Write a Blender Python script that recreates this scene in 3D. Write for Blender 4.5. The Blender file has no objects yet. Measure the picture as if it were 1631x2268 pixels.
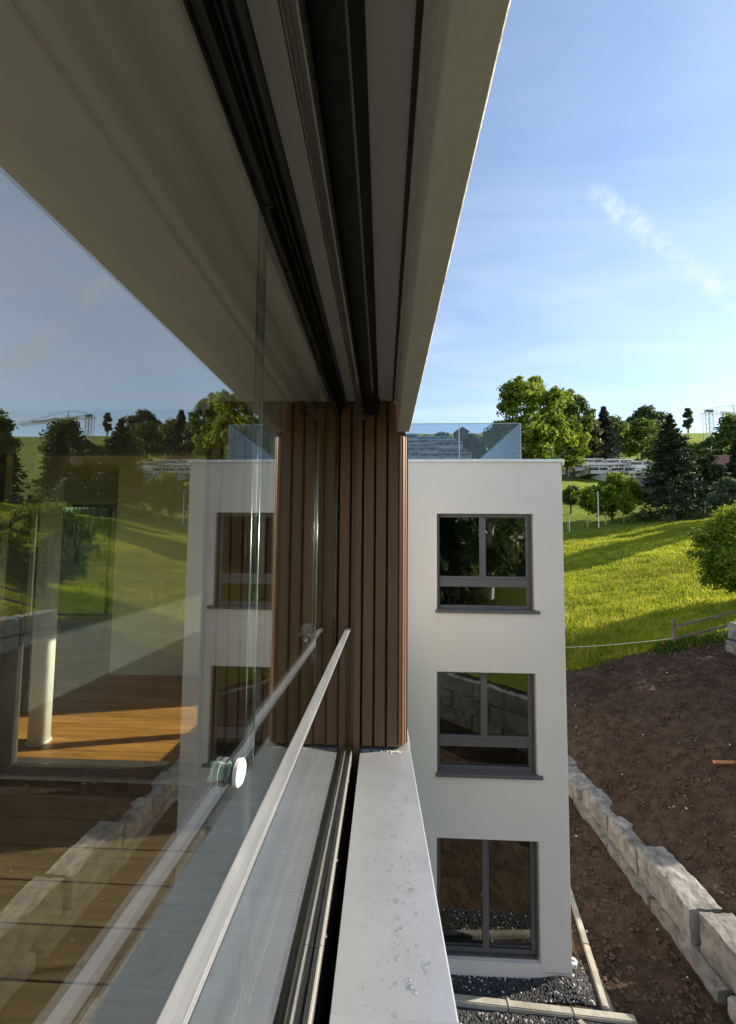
import bpy, bmesh, math, random
import numpy as np
from mathutils import Vector, Matrix, noise

S = bpy.context.scene
COL = S.collection
rad = math.radians

# ------------------------------------------------------------------ camera
F_PX, W_PX, H_PX = 860.0, 1631.0, 2268.0
YAW, PITCH, ROLL = math.atan(34.5 / F_PX), rad(3.4), rad(0.5)
cd = bpy.data.cameras.new('camera')
cam = bpy.data.objects.new('camera', cd)
COL.objects.link(cam)
fwd = Vector((-math.sin(YAW) * math.cos(PITCH), math.cos(YAW) * math.cos(PITCH), math.sin(PITCH)))
right = Vector((math.cos(YAW), math.sin(YAW), 0))
up = right.cross(fwd)
r2 = right * math.cos(ROLL) + up * math.sin(ROLL)
u2 = up * math.cos(ROLL) - right * math.sin(ROLL)
M = Matrix((r2, u2, -fwd)).transposed().to_4x4()
M.translation = (0, 0, 1.58)
cam.matrix_world = M
cd.sensor_fit = 'VERTICAL'
cd.sensor_height = 24.0
cd.lens = 24.0 * F_PX / H_PX
cd.shift_y = 19.0 / H_PX
cd.clip_start = 0.01
cd.clip_end = 30000
S.camera = cam

# ------------------------------------------------------------------ world, sun, exposure
SUN_EL, SUN_AZ = rad(25.0), rad(13.0)          # azimuth measured from +X towards +Y
sun_dir = Vector((math.cos(SUN_AZ) * math.cos(SUN_EL), math.sin(SUN_AZ) * math.cos(SUN_EL), math.sin(SUN_EL)))
w = bpy.data.worlds.new('World')
S.world = w
w.use_nodes = True
nt = w.node_tree
for n in list(nt.nodes):
    nt.nodes.remove(n)


def N(tree, kind, **kw):
    n = tree.nodes.new(kind)
    for k, v in kw.items():
        if k.startswith('i_'):
            n.inputs[k[2:].replace('_', ' ')].default_value = v
        else:
            setattr(n, k, v)
    return n


def math_node(tree, op, a, b=None, c=None, clamp=False):
    n = tree.nodes.new('ShaderNodeMath')
    n.operation = op
    n.use_clamp = clamp
    for i, v in enumerate((a, b, c)):
        if v is None:
            continue
        if isinstance(v, (int, float)):
            n.inputs[i].default_value = v
        else:
            tree.links.new(v, n.inputs[i])
    return n.outputs[0]


def smooth(tree, v, lo, hi):
    n = tree.nodes.new('ShaderNodeMapRange')
    n.interpolation_type = 'SMOOTHSTEP'
    tree.links.new(v, n.inputs[0])
    n.inputs[1].default_value, n.inputs[2].default_value = lo, hi
    return n.outputs[0]


def dot_const(tree, vec, c):
    n = tree.nodes.new('ShaderNodeVectorMath')
    n.operation = 'DOT_PRODUCT'
    tree.links.new(vec, n.inputs[0])
    n.inputs[1].default_value = c
    return n.outputs['Value']


sky = N(nt, 'ShaderNodeTexSky', sky_type='NISHITA', sun_disc=False)
sky.sun_elevation = SUN_EL
sky.sun_rotation = rad(90) - SUN_AZ
sky.altitude = 600
sky.air_density = 1.1
sky.dust_density = 0.35
sky.ozone_density = 1.2
tc = N(nt, 'ShaderNodeTexCoord')
dirv = tc.outputs['Generated']
sep = N(nt, 'ShaderNodeSeparateXYZ')
nt.links.new(dirv, sep.inputs[0])
zc = math_node(nt, 'MAXIMUM', sep.outputs[2], 0.06)
px_ = math_node(nt, 'DIVIDE', sep.outputs[0], zc)
py_ = math_node(nt, 'DIVIDE', sep.outputs[1], zc)
comb = N(nt, 'ShaderNodeCombineXYZ')
nt.links.new(px_, comb.inputs[0])
nt.links.new(py_, comb.inputs[1])
mp = N(nt, 'ShaderNodeMapping')
mp.inputs['Rotation'].default_value = (0, 0, rad(-38))
mp.inputs['Scale'].default_value = (0.55, 2.1, 1)
nt.links.new(comb.outputs[0], mp.inputs[0])
cn1 = N(nt, 'ShaderNodeTexNoise', i_Scale=0.9, i_Detail=9.0, i_Roughness=0.62, i_Distortion=0.6)
nt.links.new(mp.outputs[0], cn1.inputs['Vector'])
cn2 = N(nt, 'ShaderNodeTexNoise', i_Scale=0.35, i_Detail=4.0, i_Roughness=0.55)
nt.links.new(comb.outputs[0], cn2.inputs['Vector'])
wisps = smooth(nt, cn1.outputs[0], 0.30, 0.90)
veil = smooth(nt, cn2.outputs[0], 0.30, 0.75)
cl = math_node(nt, 'MULTIPLY_ADD', wisps, 0.38, math_node(nt, 'MULTIPLY', math_node(nt, 'MULTIPLY', wisps, veil), 0.35))
cl = math_node(nt, 'ADD', cl, math_node(nt, 'MULTIPLY', veil, 0.28))
# contrail: a soft streak along a great circle
d1 = (fwd + r2 * ((1300 - 815.5) / F_PX) - u2 * ((408 - 1153) / F_PX)).normalized()
d2 = (fwd + r2 * ((1790 - 815.5) / F_PX) - u2 * ((800 - 1153) / F_PX)).normalized()
nrm = d1.cross(d2).normalized()
tng = (d2 - d1).normalized()
mid = (d1 + d2) / 2
half = (d2 - d1).length / 2
cn3 = N(nt, 'ShaderNodeTexNoise', i_Scale=16.0, i_Detail=7.0, i_Roughness=0.68)
nt.links.new(dirv, cn3.inputs['Vector'])
off = math_node(nt, 'MULTIPLY_ADD', cn3.outputs[0], 0.030, -0.015)
dist = math_node(nt, 'ABSOLUTE', math_node(nt, 'ADD', dot_const(nt, dirv, nrm), off))
along = math_node(nt, 'ABSOLUTE', math_node(nt, 'SUBTRACT', dot_const(nt, dirv, tng), mid.dot(tng)))
band = math_node(nt, 'SUBTRACT', 1.0, smooth(nt, dist, 0.004, 0.022))
ends = math_node(nt, 'SUBTRACT', 1.0, smooth(nt, along, half * 0.75, half * 1.1))
cn4 = N(nt, 'ShaderNodeTexNoise', i_Scale=34.0, i_Detail=6.0, i_Roughness=0.7)
nt.links.new(dirv, cn4.inputs['Vector'])
trail = math_node(nt, 'MULTIPLY', math_node(nt, 'MULTIPLY', band, ends), smooth(nt, cn4.outputs[0], 0.28, 0.72))
cl = math_node(nt, 'ADD', cl, math_node(nt, 'MULTIPLY', trail, 0.48), clamp=True)
cl = math_node(nt, 'MINIMUM', cl, 0.85)
mixc = N(nt, 'ShaderNodeMix', data_type='RGBA')
nt.links.new(cl, mixc.inputs[0])
nt.links.new(sky.outputs[0], mixc.inputs[6])
mixc.inputs[7].default_value = (3.7, 4.05, 4.6, 1)
bg = N(nt, 'ShaderNodeBackground', i_Strength=0.100)
nt.links.new(mixc.outputs[2], bg.inputs[0])
wo = N(nt, 'ShaderNodeOutputWorld')
nt.links.new(bg.outputs[0], wo.inputs[0])

ld = bpy.data.lights.new('sun', 'SUN')
ld.energy = 5.0
ld.angle = rad(0.6)
ld.color = (1.0, 0.87, 0.68)
sun = bpy.data.objects.new('sun', ld)
COL.objects.link(sun)
sun.rotation_euler = sun_dir.to_track_quat('Z', 'Y').to_euler()

S.view_settings.view_transform = 'Standard'
S.view_settings.look = 'None'
S.view_settings.gamma = 1.0
S.view_settings.exposure = 1.38
S.view_settings.use_curve_mapping = False
cy = S.cycles
cy.use_denoising = True
cy.max_bounces = 12
cy.diffuse_bounces = 5
cy.glossy_bounces = 6
cy.transmission_bounces = 6
cy.transparent_max_bounces = 24
cy.caustics_reflective = False
cy.caustics_refractive = False
cy.sample_clamp_indirect = 6.0

# ------------------------------------------------------------------ materials


def mat_new(name):
    m = bpy.data.materials.new(name)
    m.use_nodes = True
    t = m.node_tree
    t.nodes.clear()
    return m, t, t.nodes.new('ShaderNodeOutputMaterial')


def surf(name, c1, c2=None, rough=0.6, scale=8.0, detail=6.0, bump=0.0, bscale=None, bdist=0.01, stretch=(1, 1, 1),
         metal=0.0, spec=0.5, lo=0.3, hi=0.7, rand=0.0, coords='Object', transl=0.0, rough2=None, big=None, broughness=0.6):
    """principled surface; two colours mixed by noise, optional fine relief, optional per-object variation"""
    m, t, out = mat_new(name)
    b = N(t, 'ShaderNodeBsdfPrincipled')
    b.inputs['Metallic'].default_value = metal
    b.inputs['Roughness'].default_value = rough
    b.inputs['Specular IOR Level'].default_value = spec
    tcn = N(t, 'ShaderNodeTexCoord')
    vec = tcn.outputs[coords]
    oi = N(t, 'ShaderNodeObjectInfo')
    add = N(t, 'ShaderNodeVectorMath', operation='ADD')
    t.links.new(vec, add.inputs[0])
    sc_ = N(t, 'ShaderNodeVectorMath', operation='SCALE')
    sc_.inputs[0].default_value = (37.1, 53.7, 11.3)
    t.links.new(oi.outputs['Random'], sc_.inputs['Scale'])
    t.links.new(sc_.outputs[0], add.inputs[1])
    mpn = N(t, 'ShaderNodeMapping')
    mpn.inputs['Scale'].default_value = stretch
    t.links.new(add.outputs[0], mpn.inputs[0])
    no = N(t, 'ShaderNodeTexNoise', i_Scale=scale, i_Detail=detail, i_Roughness=0.62)
    t.links.new(mpn.outputs[0], no.inputs['Vector'])
    f = smooth(t, no.outputs[0], lo, hi)
    mx = N(t, 'ShaderNodeMix', data_type='RGBA')
    t.links.new(f, mx.inputs[0])
    mx.inputs[6].default_value = (*c1, 1)
    mx.inputs[7].default_value = (*(c2 or c1), 1)
    colr = mx.outputs[2]
    if big:                                    # broad slow variation, value only
        nb = N(t, 'ShaderNodeTexNoise', i_Scale=big[0], i_Detail=3.0)
        t.links.new(add.outputs[0], nb.inputs['Vector'])
        mr = N(t, 'ShaderNodeMapRange')
        t.links.new(nb.outputs[0], mr.inputs[0])
        mr.inputs[1].default_value, mr.inputs[2].default_value = 0.3, 0.7
        mr.inputs[3].default_value, mr.inputs[4].default_value = 1 - big[1], 1 + big[1]
        hsb = N(t, 'ShaderNodeHueSaturation')
        t.links.new(mr.outputs[0], hsb.inputs['Value'])
        t.links.new(colr, hsb.inputs['Color'])
        colr = hsb.outputs[0]
    if rand:
        hs = N(t, 'ShaderNodeHueSaturation')
        t.links.new(math_node(t, 'MULTIPLY_ADD', oi.outputs['Random'], 2 * rand, 1 - rand), hs.inputs['Value'])
        t.links.new(colr, hs.inputs['Color'])
        colr = hs.outputs[0]
    t.links.new(colr, b.inputs['Base Color'])
    if rough2 is not None:
        t.links.new(math_node(t, 'MULTIPLY_ADD', f, rough2 - rough, rough), b.inputs['Roughness'])
    if bump:
        nb2 = N(t, 'ShaderNodeTexNoise', i_Scale=bscale or scale, i_Detail=6.0, i_Roughness=broughness)
        t.links.new(mpn.outputs[0], nb2.inputs['Vector'])
        bp = N(t, 'ShaderNodeBump', i_Strength=bump, i_Distance=bdist)
        t.links.new(nb2.outputs[0], bp.inputs['Height'])
        t.links.new(bp.outputs[0], b.inputs['Normal'])
    sh = b.outputs[0]
    if transl:
        tr = N(t, 'ShaderNodeBsdfTranslucent')
        t.links.new(colr, tr.inputs['Color'])
        ms = N(t, 'ShaderNodeMixShader')
        ms.inputs[0].default_value = transl
        t.links.new(sh, ms.inputs[1])
        t.links.new(tr.outputs[0], ms.inputs[2])
        sh = ms.outputs[0]
    t.links.new(sh, out.inputs[0])
    return m


def glass(name, r0=0.05, tint=(0.93, 0.97, 0.95), wave=0.0):
    """flat pane: Schlick reflection over straight-through transmission"""
    m, t, out = mat_new(name)
    g = N(t, 'ShaderNodeNewGeometry')
    d = N(t, 'ShaderNodeVectorMath', operation='DOT_PRODUCT')
    t.links.new(g.outputs['Incoming'], d.inputs[0])
    t.links.new(g.outputs['Normal'], d.inputs[1])
    c = math_node(t, 'SUBTRACT', 1.0, math_node(t, 'ABSOLUTE', d.outputs['Value']), clamp=True)
    f = math_node(t, 'MULTIPLY_ADD', math_node(t, 'POWER', c, 5.0), 1 - r0, r0, clamp=True)
    tr = N(t, 'ShaderNodeBsdfTransparent')
    tr.inputs[0].default_value = (*tint, 1)
    gl = N(t, 'ShaderNodeBsdfGlossy')
    gl.inputs['Roughness'].default_value = 0.0
    gl.inputs['Color'].default_value = (0.98, 0.985, 0.98, 1)
    if wave:
        tcn = N(t, 'ShaderNodeTexCoord')
        no = N(t, 'ShaderNodeTexNoise', i_Scale=1.6, i_Detail=1.0)
        t.links.new(tcn.outputs['Object'], no.inputs['Vector'])
        bp = N(t, 'ShaderNodeBump', i_Strength=wave, i_Distance=0.01)
        t.links.new(no.outputs[0], bp.inputs['Height'])
        t.links.new(bp.outputs[0], gl.inputs['Normal'])
    ms = N(t, 'ShaderNodeMixShader')
    t.links.new(f, ms.inputs[0])
    t.links.new(tr.outputs[0], ms.inputs[1])
    t.links.new(gl.outputs[0], ms.inputs[2])
    t.links.new(ms.outputs[0], out.inputs[0])
    return m


MT = {}
MT['plaster_ceiling'] = surf('plaster_ceiling', (0.62, 0.61, 0.66), (0.67, 0.66, 0.71), 0.9, 3.0, bump=0.12, bscale=220, bdist=0.002, big=(0.8, 0.06))
MT['plaster_rough'] = surf('plaster_rough', (0.54, 0.535, 0.555), (0.61, 0.605, 0.625), 0.95, 14.0, bump=0.8, bscale=55, bdist=0.006, stretch=(1, .5, 1))
MT['facade'] = surf('facade_render', (0.52, 0.492, 0.470), (0.58, 0.548, 0.525), 0.95, 90.0, 3, bump=0.45, bscale=110, bdist=0.005, big=(0.6, 0.05))
MT['white_wall'] = surf('white_wall', (0.72, 0.71, 0.68), (0.77, 0.76, 0.73), 0.85, 2.0, bump=0.05, bscale=160, bdist=0.001)
MT['strip'] = surf('strip_paint', (0.62, 0.61, 0.62), (0.66, 0.65, 0.66), 0.6, 8)
MT['track_metal'] = surf('track_metal', (0.042, 0.040, 0.038), (0.06, 0.058, 0.055), 0.38, 20, metal=0.5, stretch=(1, .05, 1))
MT['bar_metal'] = surf('bar_metal', (0.12, 0.115, 0.11), (0.15, 0.145, 0.14), 0.40, 20, metal=0.6, stretch=(1, .05, 1))
MT['black_fabric'] = surf('black_fabric', (0.030, 0.030, 0.032), (0.042, 0.042, 0.044), 0.95, 40, spec=0.08, bump=0.15, bscale=400, bdist=0.001)
MT['clad'] = surf('cladding_paint', (0.145, 0.074, 0.038), (0.170, 0.090, 0.047), 0.5, 3.0, bump=0.08, bscale=180, bdist=0.001, rand=0.07, stretch=(1, 1, .08), spec=0.35)
MT['clad_core'] = surf('cladding_core', (0.034, 0.020, 0.012), (0.045, 0.028, 0.017), 0.9, 5)
MT['coping'] = surf('coping_metal', (0.34, 0.36, 0.395), (0.24, 0.255, 0.28), 0.32, 7.0, 11, bump=0.05, bscale=70, bdist=0.001, metal=0.45, lo=0.30, hi=0.85, rough2=0.52, big=(2.5, 0.10))
MT['steel'] = surf('brushed_steel', (0.33, 0.345, 0.37), (0.44, 0.455, 0.48), 0.36, 60, metal=0.6, stretch=(1, .06, 1), bump=0.12, bscale=240, bdist=0.0008)
MT['alu'] = surf('aluminium', (0.55, 0.54, 0.51), (0.46, 0.45, 0.43), 0.4, 30, metal=0.8, stretch=(1, .1, 1))
MT['rubber'] = surf('rubber', (0.018, 0.018, 0.018), (0.035, 0.035, 0.034), 0.5, 30, stretch=(1, .1, 1))
MT['chrome'] = surf('chrome', (0.72, 0.72, 0.72), (0.68, 0.68, 0.68), 0.12, 5, metal=1.0)
MT['knob_white'] = surf('knob_white', (0.78, 0.80, 0.78), (0.72, 0.76, 0.74), 0.25, 9)
MT['knob_mint'] = surf('knob_mint', (0.42, 0.60, 0.55), (0.52, 0.70, 0.65), 0.15, 12, transl=0.35)
MT['edge_glint_rod'] = surf('edge_glint_rod', (0.42, 0.46, 0.44), (0.36, 0.40, 0.38), 0.2, 30, metal=1.0)
MT['pane'] = glass('balcony_glass', 0.145)
MT['rail_pane'] = glass('balustrade_glass', 0.12, (0.93, 0.96, 0.95))
MT['window_pane'] = glass('window_glass', 0.14, (0.50, 0.54, 0.50), wave=0.06)
MT['door_pane'] = glass('door_glass', 0.03, (0.93, 0.95, 0.93))
MT['roof_pane'] = glass('roof_glass', 0.045, (0.70, 0.76, 0.80))
MT['pane_edge'] = glass('glass_edge', 0.12, (0.70, 0.80, 0.76))
MT['frame'] = surf('window_frame', (0.080, 0.076, 0.080), (0.092, 0.088, 0.092), 0.42, 12)
MT['frame_dark'] = surf('door_frame', (0.055, 0.05, 0.05), (0.07, 0.065, 0.064), 0.4, 12)
MT['guide'] = surf('guide_rail', (0.50, 0.44, 0.38), (0.55, 0.49, 0.43), 0.5, 12)
MT['flashing'] = surf('flashing', (0.66, 0.67, 0.68), (0.58, 0.59, 0.60), 0.4, 4, metal=0.3)
MT['deck'] = surf('deck_board', (0.110, 0.066, 0.034), (0.190, 0.118, 0.062), 0.55, 6.0, 9, stretch=(.35, 5, 1), bump=0.25, bscale=10, bdist=0.002, rand=0.10)
MT['oak'] = surf('oak_floor', (0.30, 0.125, 0.028), (0.54, 0.255, 0.066), 0.38, 4.0, 10, stretch=(.4, 6, 1), rand=0.17, bump=0.08, bdist=0.001, spec=0.4)
MT['oak_dark'] = surf('dark_floor', (0.055, 0.033, 0.014), (0.08, 0.05, 0.022), 0.4, 4.0, 8, stretch=(.4, 6, 1), rand=0.15)
MT['soil'] = surf('soil', (0.041, 0.0275, 0.0182), (0.098, 0.066, 0.044), 1.0, 3.0, 10, bump=1.0, bscale=24, bdist=0.06, big=(0.35, 0.28), spec=0.15, broughness=0.75)
MT['clod'] = surf('soil_clod', (0.044, 0.030, 0.020), (0.10, 0.068, 0.047), 1.0, 5.0, bump=0.6, bscale=30, bdist=0.02, spec=0.15)
MT['stone'] = surf('limestone', (0.095, 0.095, 0.088), (0.27, 0.268, 0.255), 0.95, 4.5, 13, bump=1.0, bscale=22, bdist=0.03, rand=0.12, lo=0.26, hi=0.74, big=(0.9, 0.18), broughness=0.7)
MT['concrete'] = surf('concrete_kerb', (0.22, 0.21, 0.17), (0.36, 0.345, 0.30), 0.95, 4.0, 9, bump=0.5, bscale=40, bdist=0.006, rand=0.08)
MT['gravel'] = surf('gravel', (0.016, 0.017, 0.020), (0.045, 0.047, 0.052), 0.75, 60, bump=0.8, bscale=40, bdist=0.02)
MT['gravel_pale'] = surf('gravel_pale', (0.30, 0.30, 0.29), (0.5, 0.5, 0.48), 0.8, 60)
MT['grass_ground'] = surf('meadow', (0.115, 0.165, 0.016), (0.190, 0.235, 0.028), 1.0, 0.55, 10, bump=1.0, bscale=2.2, bdist=0.35, big=(0.06, 0.22), spec=0.1, broughness=0.75)
MT['grass'] = surf('grass_blades', (0.185, 0.245, 0.014), (0.420, 0.410, 0.045), 0.75, 0.9, 9, big=(0.10, 0.28), transl=0.45, spec=0.2)
MT['bark'] = surf('bark', (0.060, 0.048, 0.036), (0.12, 0.10, 0.08), 0.95, 5, bump=0.8, bscale=8, bdist=0.05, stretch=(1, 1, .25))
MT['birch'] = surf('birch_bark', (0.06, 0.055, 0.05), (0.66, 0.64, 0.58), 0.8, 1.6, 7, lo=0.36, hi=0.44, stretch=(1, 1, 2.5))


def leaf_mat(name, c1, c2, transl=0.4, scale=0.28):
    return surf(name, c1, c2, 0.65, scale, 8, lo=0.36, hi=0.64, transl=transl, spec=0.25)


MT['leaf_bright'] = leaf_mat('leaf_bright', (0.080, 0.145, 0.012), (0.215, 0.265, 0.020), 0.5)
MT['leaf_mid'] = leaf_mat('leaf_mid', (0.055, 0.100, 0.016), (0.125, 0.170, 0.032), 0.45)
MT['leaf_dark'] = leaf_mat('leaf_dark', (0.030, 0.058, 0.016), (0.065, 0.100, 0.026), 0.35)
MT['leaf_olive'] = leaf_mat('leaf_olive', (0.070, 0.085, 0.022), (0.140, 0.140, 0.040), 0.4)
MT['leaf_grey'] = leaf_mat('leaf_grey', (0.055, 0.085, 0.045), (0.110, 0.145, 0.085), 0.35)
MT['needle'] = leaf_mat('needle', (0.018, 0.034, 0.015), (0.048, 0.068, 0.026), 0.18)
MT['needle_blue'] = leaf_mat('needle_blue', (0.022, 0.034, 0.026), (0.050, 0.062, 0.048), 0.15)
MT['house_white'] = surf('house_white', (0.55, 0.56, 0.55), (0.66, 0.67, 0.66), 0.9, 0.4)
MT['house_shade_pipe_grey'] = surf('house_shade_pipe_grey', (0.30, 0.33, 0.36), (0.38, 0.41, 0.44), 0.9, 0.4)  # shade of the hillside block put into its wall colour; also pipe grey
MT['house_glass'] = surf('house_window', (0.03, 0.035, 0.04), (0.06, 0.07, 0.08), 0.12, 0.5, spec=0.8)
MT['timber_dark'] = surf('dark_timber', (0.070, 0.052, 0.040), (0.11, 0.085, 0.065), 0.9, 3, stretch=(3, 3, .3))
MT['roof_red'] = surf('red_roof', (0.20, 0.085, 0.055), (0.28, 0.13, 0.085), 0.9, 2)
MT['roof_grey'] = surf('slate_roof', (0.10, 0.095, 0.09), (0.15, 0.14, 0.13), 0.9, 2)
MT['fence_wood'] = surf('fence_wood', (0.085, 0.062, 0.042), (0.19, 0.155, 0.115), 0.95, 7, 9, bump=0.6, bscale=14, bdist=0.01, stretch=(.3, 1, .6))
MT['post_pale'] = surf('pale_post', (0.30, 0.27, 0.23), (0.42, 0.39, 0.34), 0.95, 4)
MT['white_paint'] = surf('white_paint', (0.72, 0.72, 0.70), (0.66, 0.66, 0.64), 0.5, 3)
MT['orange'] = surf('orange_paint', (0.75, 0.14, 0.03), (0.65, 0.11, 0.02), 0.6, 10)
MT['rope'] = surf('rope', (0.75, 0.73, 0.64), (0.68, 0.66, 0.58), 0.8, 30)
MT['crane'] = surf('crane_paint', (0.66, 0.66, 0.64), (0.74, 0.74, 0.72), 0.4, 1)
MT['cable'] = surf('cable', (0.06, 0.06, 0.06), (0.08, 0.08, 0.08), 0.6, 1)
MT['cable_orange'] = surf('cable_orange', (0.35, 0.16, 0.05), (0.42, 0.2, 0.06), 0.6, 1)
MT['mortar'] = surf('mortar', (0.46, 0.44, 0.39), (0.58, 0.56, 0.50), 1.0, 30, bump=0.8, bscale=60, bdist=0.01)
MT['forest'] = surf('forest', (0.018, 0.030, 0.022), (0.035, 0.050, 0.035), 1.0, 0.05)
MT['mountain'] = surf('mountain_rock', (0.10, 0.12, 0.15), (0.80, 0.84, 0.90), 1.0, 0.004, 10, lo=0.46, hi=0.54)
MT['timber_orange'] = surf('orange_timber', (0.42, 0.16, 0.05), (0.5, 0.22, 0.08), 0.8, 6)


MT['water'] = glass('water_film', 0.07, (0.93, 0.94, 0.95))

# ------------------------------------------------------------------ mesh helpers


class MB:
    def __init__(self):
        self.v, self.f, self.m = [], [], []

    def add(self, vs, fs, mi=0):
        o = len(self.v)
        self.v += [tuple(p) for p in vs]
        self.f += [tuple(o + i for i in q) for q in fs]
        self.m += [mi] * len(fs)
        return self

    def box(self, x0, x1, y0, y1, z0, z1, mi=0):
        vs = [(x0, y0, z0), (x1, y0, z0), (x1, y1, z0), (x0, y1, z0), (x0, y0, z1), (x1, y0, z1), (x1, y1, z1), (x0, y1, z1)]
        return self.add(vs, [(0, 3, 2, 1), (4, 5, 6, 7), (0, 1, 5, 4), (1, 2, 6, 5), (2, 3, 7, 6), (3, 0, 4, 7)], mi)

    def tube(self, pts, rs, n=8, caps=True, mi=0):
        pts = [Vector(p) for p in pts]
        if isinstance(rs, (int, float)):
            rs = [rs] * len(pts)
        rings, vs = [], []
        for i, p in enumerate(pts):
            a = pts[max(i - 1, 0)]
            b = pts[min(i + 1, len(pts) - 1)]
            d = (b - a).normalized()
            ref = Vector((0, 0, 1)) if abs(d.z) < 0.9 else Vector((1, 0, 0))
            s = d.cross(ref).normalized()
            q = s.cross(d)
            ring = []
            for k in range(n):
                t = 2 * math.pi * k / n
                ring.append(len(vs))
                vs.append(p + (s * math.cos(t) + q * math.sin(t)) * rs[i])
            rings.append(ring)
        fs = []
        for r0_, r1_ in zip(rings, rings[1:]):
            for k in range(n):
                fs.append((r0_[k], r0_[(k + 1) % n], r1_[(k + 1) % n], r1_[k]))
        if caps:
            fs.append(tuple(reversed(rings[0])))
            fs.append(tuple(rings[-1]))
        return self.add(vs, fs, mi)

    def prism(self, poly, axis, a, b, mi=0):
        """extrude a 2-D polygon along an axis ('x': poly is y,z; 'y': x,z; 'z': x,y)"""
        def mk(p, t):
            return {'x': (t, p[0], p[1]), 'y': (p[0], t, p[1]), 'z': (p[0], p[1], t)}[axis]
        n = len(poly)
        vs = [mk(p, a) for p in poly] + [mk(p, b) for p in poly]
        fs = [tuple(range(n)), tuple(range(2 * n - 1, n - 1, -1))] + [(i, i + n, (i + 1) % n + n, (i + 1) % n) for i in range(n)]
        return self.add(vs, fs, mi)

    def build(self, name, mats, parent=None, bevel=0.0, seg=2, smooth_=False, loc=None, fixn=True):
        me = bpy.data.meshes.new(name)
        me.from_pydata(self.v, [], self.f)
        if not isinstance(mats, (list, tuple)):
            mats = [mats]
        for k in mats:
            me.materials.append(MT[k])
        if len(mats) > 1:
            me.polygons.foreach_set('material_index', self.m)
        if bevel or fixn:
            bm = bmesh.new()
            bm.from_mesh(me)
            if fixn:
                bmesh.ops.recalc_face_normals(bm, faces=bm.faces)
            if bevel:
                bmesh.ops.bevel(bm, geom=[e for e in bm.edges if len(e.link_faces) == 2 and e.calc_face_angle() > 0.5], offset=bevel, segments=seg, affect='EDGES', clamp_overlap=True)
            bm.to_mesh(me)
            bm.free()
        if smooth_:
            me.polygons.foreach_set('use_smooth', [True] * len(me.polygons))
        me.update()
        o = bpy.data.objects.new(name, me)
        COL.objects.link(o)
        if parent:
            o.parent = parent
        if loc:
            o.location = loc
        return o


def tag(o, label=None, cat=None, group=None, kind=None):
    if label:
        o['label'] = label
    if cat:
        o['category'] = cat
    if group:
        o['group'] = group
    if kind:
        o['kind'] = kind
    return o


def empty(name, label, cat, loc=(0, 0, 0), group=None, kind=None):
    o = bpy.data.objects.new(name, None)
    COL.objects.link(o)
    o.location = loc
    o.empty_display_size = 0.2
    return tag(o, label, cat, group, kind)


def share(src, name, parent, loc, rot=None, scale=None):
    o = bpy.data.objects.new(name, src.data)
    COL.objects.link(o)
    o.parent = parent
    o.location = loc
    if rot:
        o.rotation_euler = rot
    if scale:
        o.scale = scale
    return o


def wall_open(mb, axis, a, b, u0, u1, z0, z1, holes, mi=0):
    """closed wall slab between planes a and b of `axis` ('y' or 'x'), spanning u and z, with rectangular holes"""
    us = sorted({u0, u1, *[h[0] for h in holes], *[h[1] for h in holes]})
    zs = sorted({z0, z1, *[h[2] for h in holes], *[h[3] for h in holes]})

    def solid(i, k):
        if i < 0 or k < 0 or i >= len(us) - 1 or k >= len(zs) - 1:
            return False
        u, z = (us[i] + us[i + 1]) / 2, (zs[k] + zs[k + 1]) / 2
        return not any(h[0] < u < h[1] and h[2] < z < h[3] for h in holes)

    def P3(u, t, z):
        return (u, t, z) if axis == 'y' else (t, u, z)
    for i in range(len(us) - 1):
        for k in range(len(zs) - 1):
            if not solid(i, k):
                continue
            ua, ub, za, zb_ = us[i], us[i + 1], zs[k], zs[k + 1]
            mb.add([P3(ua, a, za), P3(ub, a, za), P3(ub, a, zb_), P3(ua, a, zb_)], [(0, 1, 2, 3)], mi)
            mb.add([P3(ua, b, za), P3(ub, b, za), P3(ub, b, zb_), P3(ua, b, zb_)], [(3, 2, 1, 0)], mi)
            for di, dk, e0, e1 in ((-1, 0, (ua, za), (ua, zb_)), (1, 0, (ub, za), (ub, zb_)), (0, -1, (ua, za), (ub, za)), (0, 1, (ua, zb_), (ub, zb_))):
                if not solid(i + di, k + dk):
                    mb.add([P3(e0[0], a, e0[1]), P3(e1[0], a, e1[1]), P3(e1[0], b, e1[1]), P3(e0[0], b, e0[1])], [(0, 1, 2, 3)], mi)
    return mb


def weld(o, d=0.0004):
    bm = bmesh.new()
    bm.from_mesh(o.data)
    bmesh.ops.remove_doubles(bm, verts=bm.verts, dist=d)
    bmesh.ops.recalc_face_normals(bm, faces=bm.faces)
    bm.to_mesh(o.data)
    bm.free()
    return o


# ------------------------------------------------------------------ terrain
def interp(v, t):
    if v <= t[0][0]:
        return t[0][1]
    for (a, b), (c, d) in zip(t, t[1:]):
        if v <= c:
            return b + (d - b) * (v - a) / (c - a)
    return t[-1][1]


def sst(a, b, v):
    t = max(0.0, min(1.0, (v - a) / (b - a)))
    return t * t * (3 - 2 * t)


PROF = [(15, -3.4), (30, -1.6), (45, .5), (58, 3), (70, 5.65), (90, 12.6), (120, 21), (150, 31), (180, 42.5), (226, 67), (245, 70), (320, 60), (600, 40)]
CSL = [(15, .25), (45, .2), (70, .08), (100, .05), (230, 0)]
ZG = -5.75


def zm(x, y):
    yy = max(y, 15.)
    z = interp(yy, PROF) + interp(yy, CSL) * max(-.35 * yy, min(1.2 * yy, x - .55 * yy))
    k = sst(-.8, .05, x / yy)
    return z * k + min(z, z * .12 - 3) * (1 - k)


def zb(x, y):
    return interp(y, [(7, -4.90), (9, -5.0), (12, -5.32), (16, -5.3)]) + .475 * (x - 6.15) if x > 5.75 else ZG - .03


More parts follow.
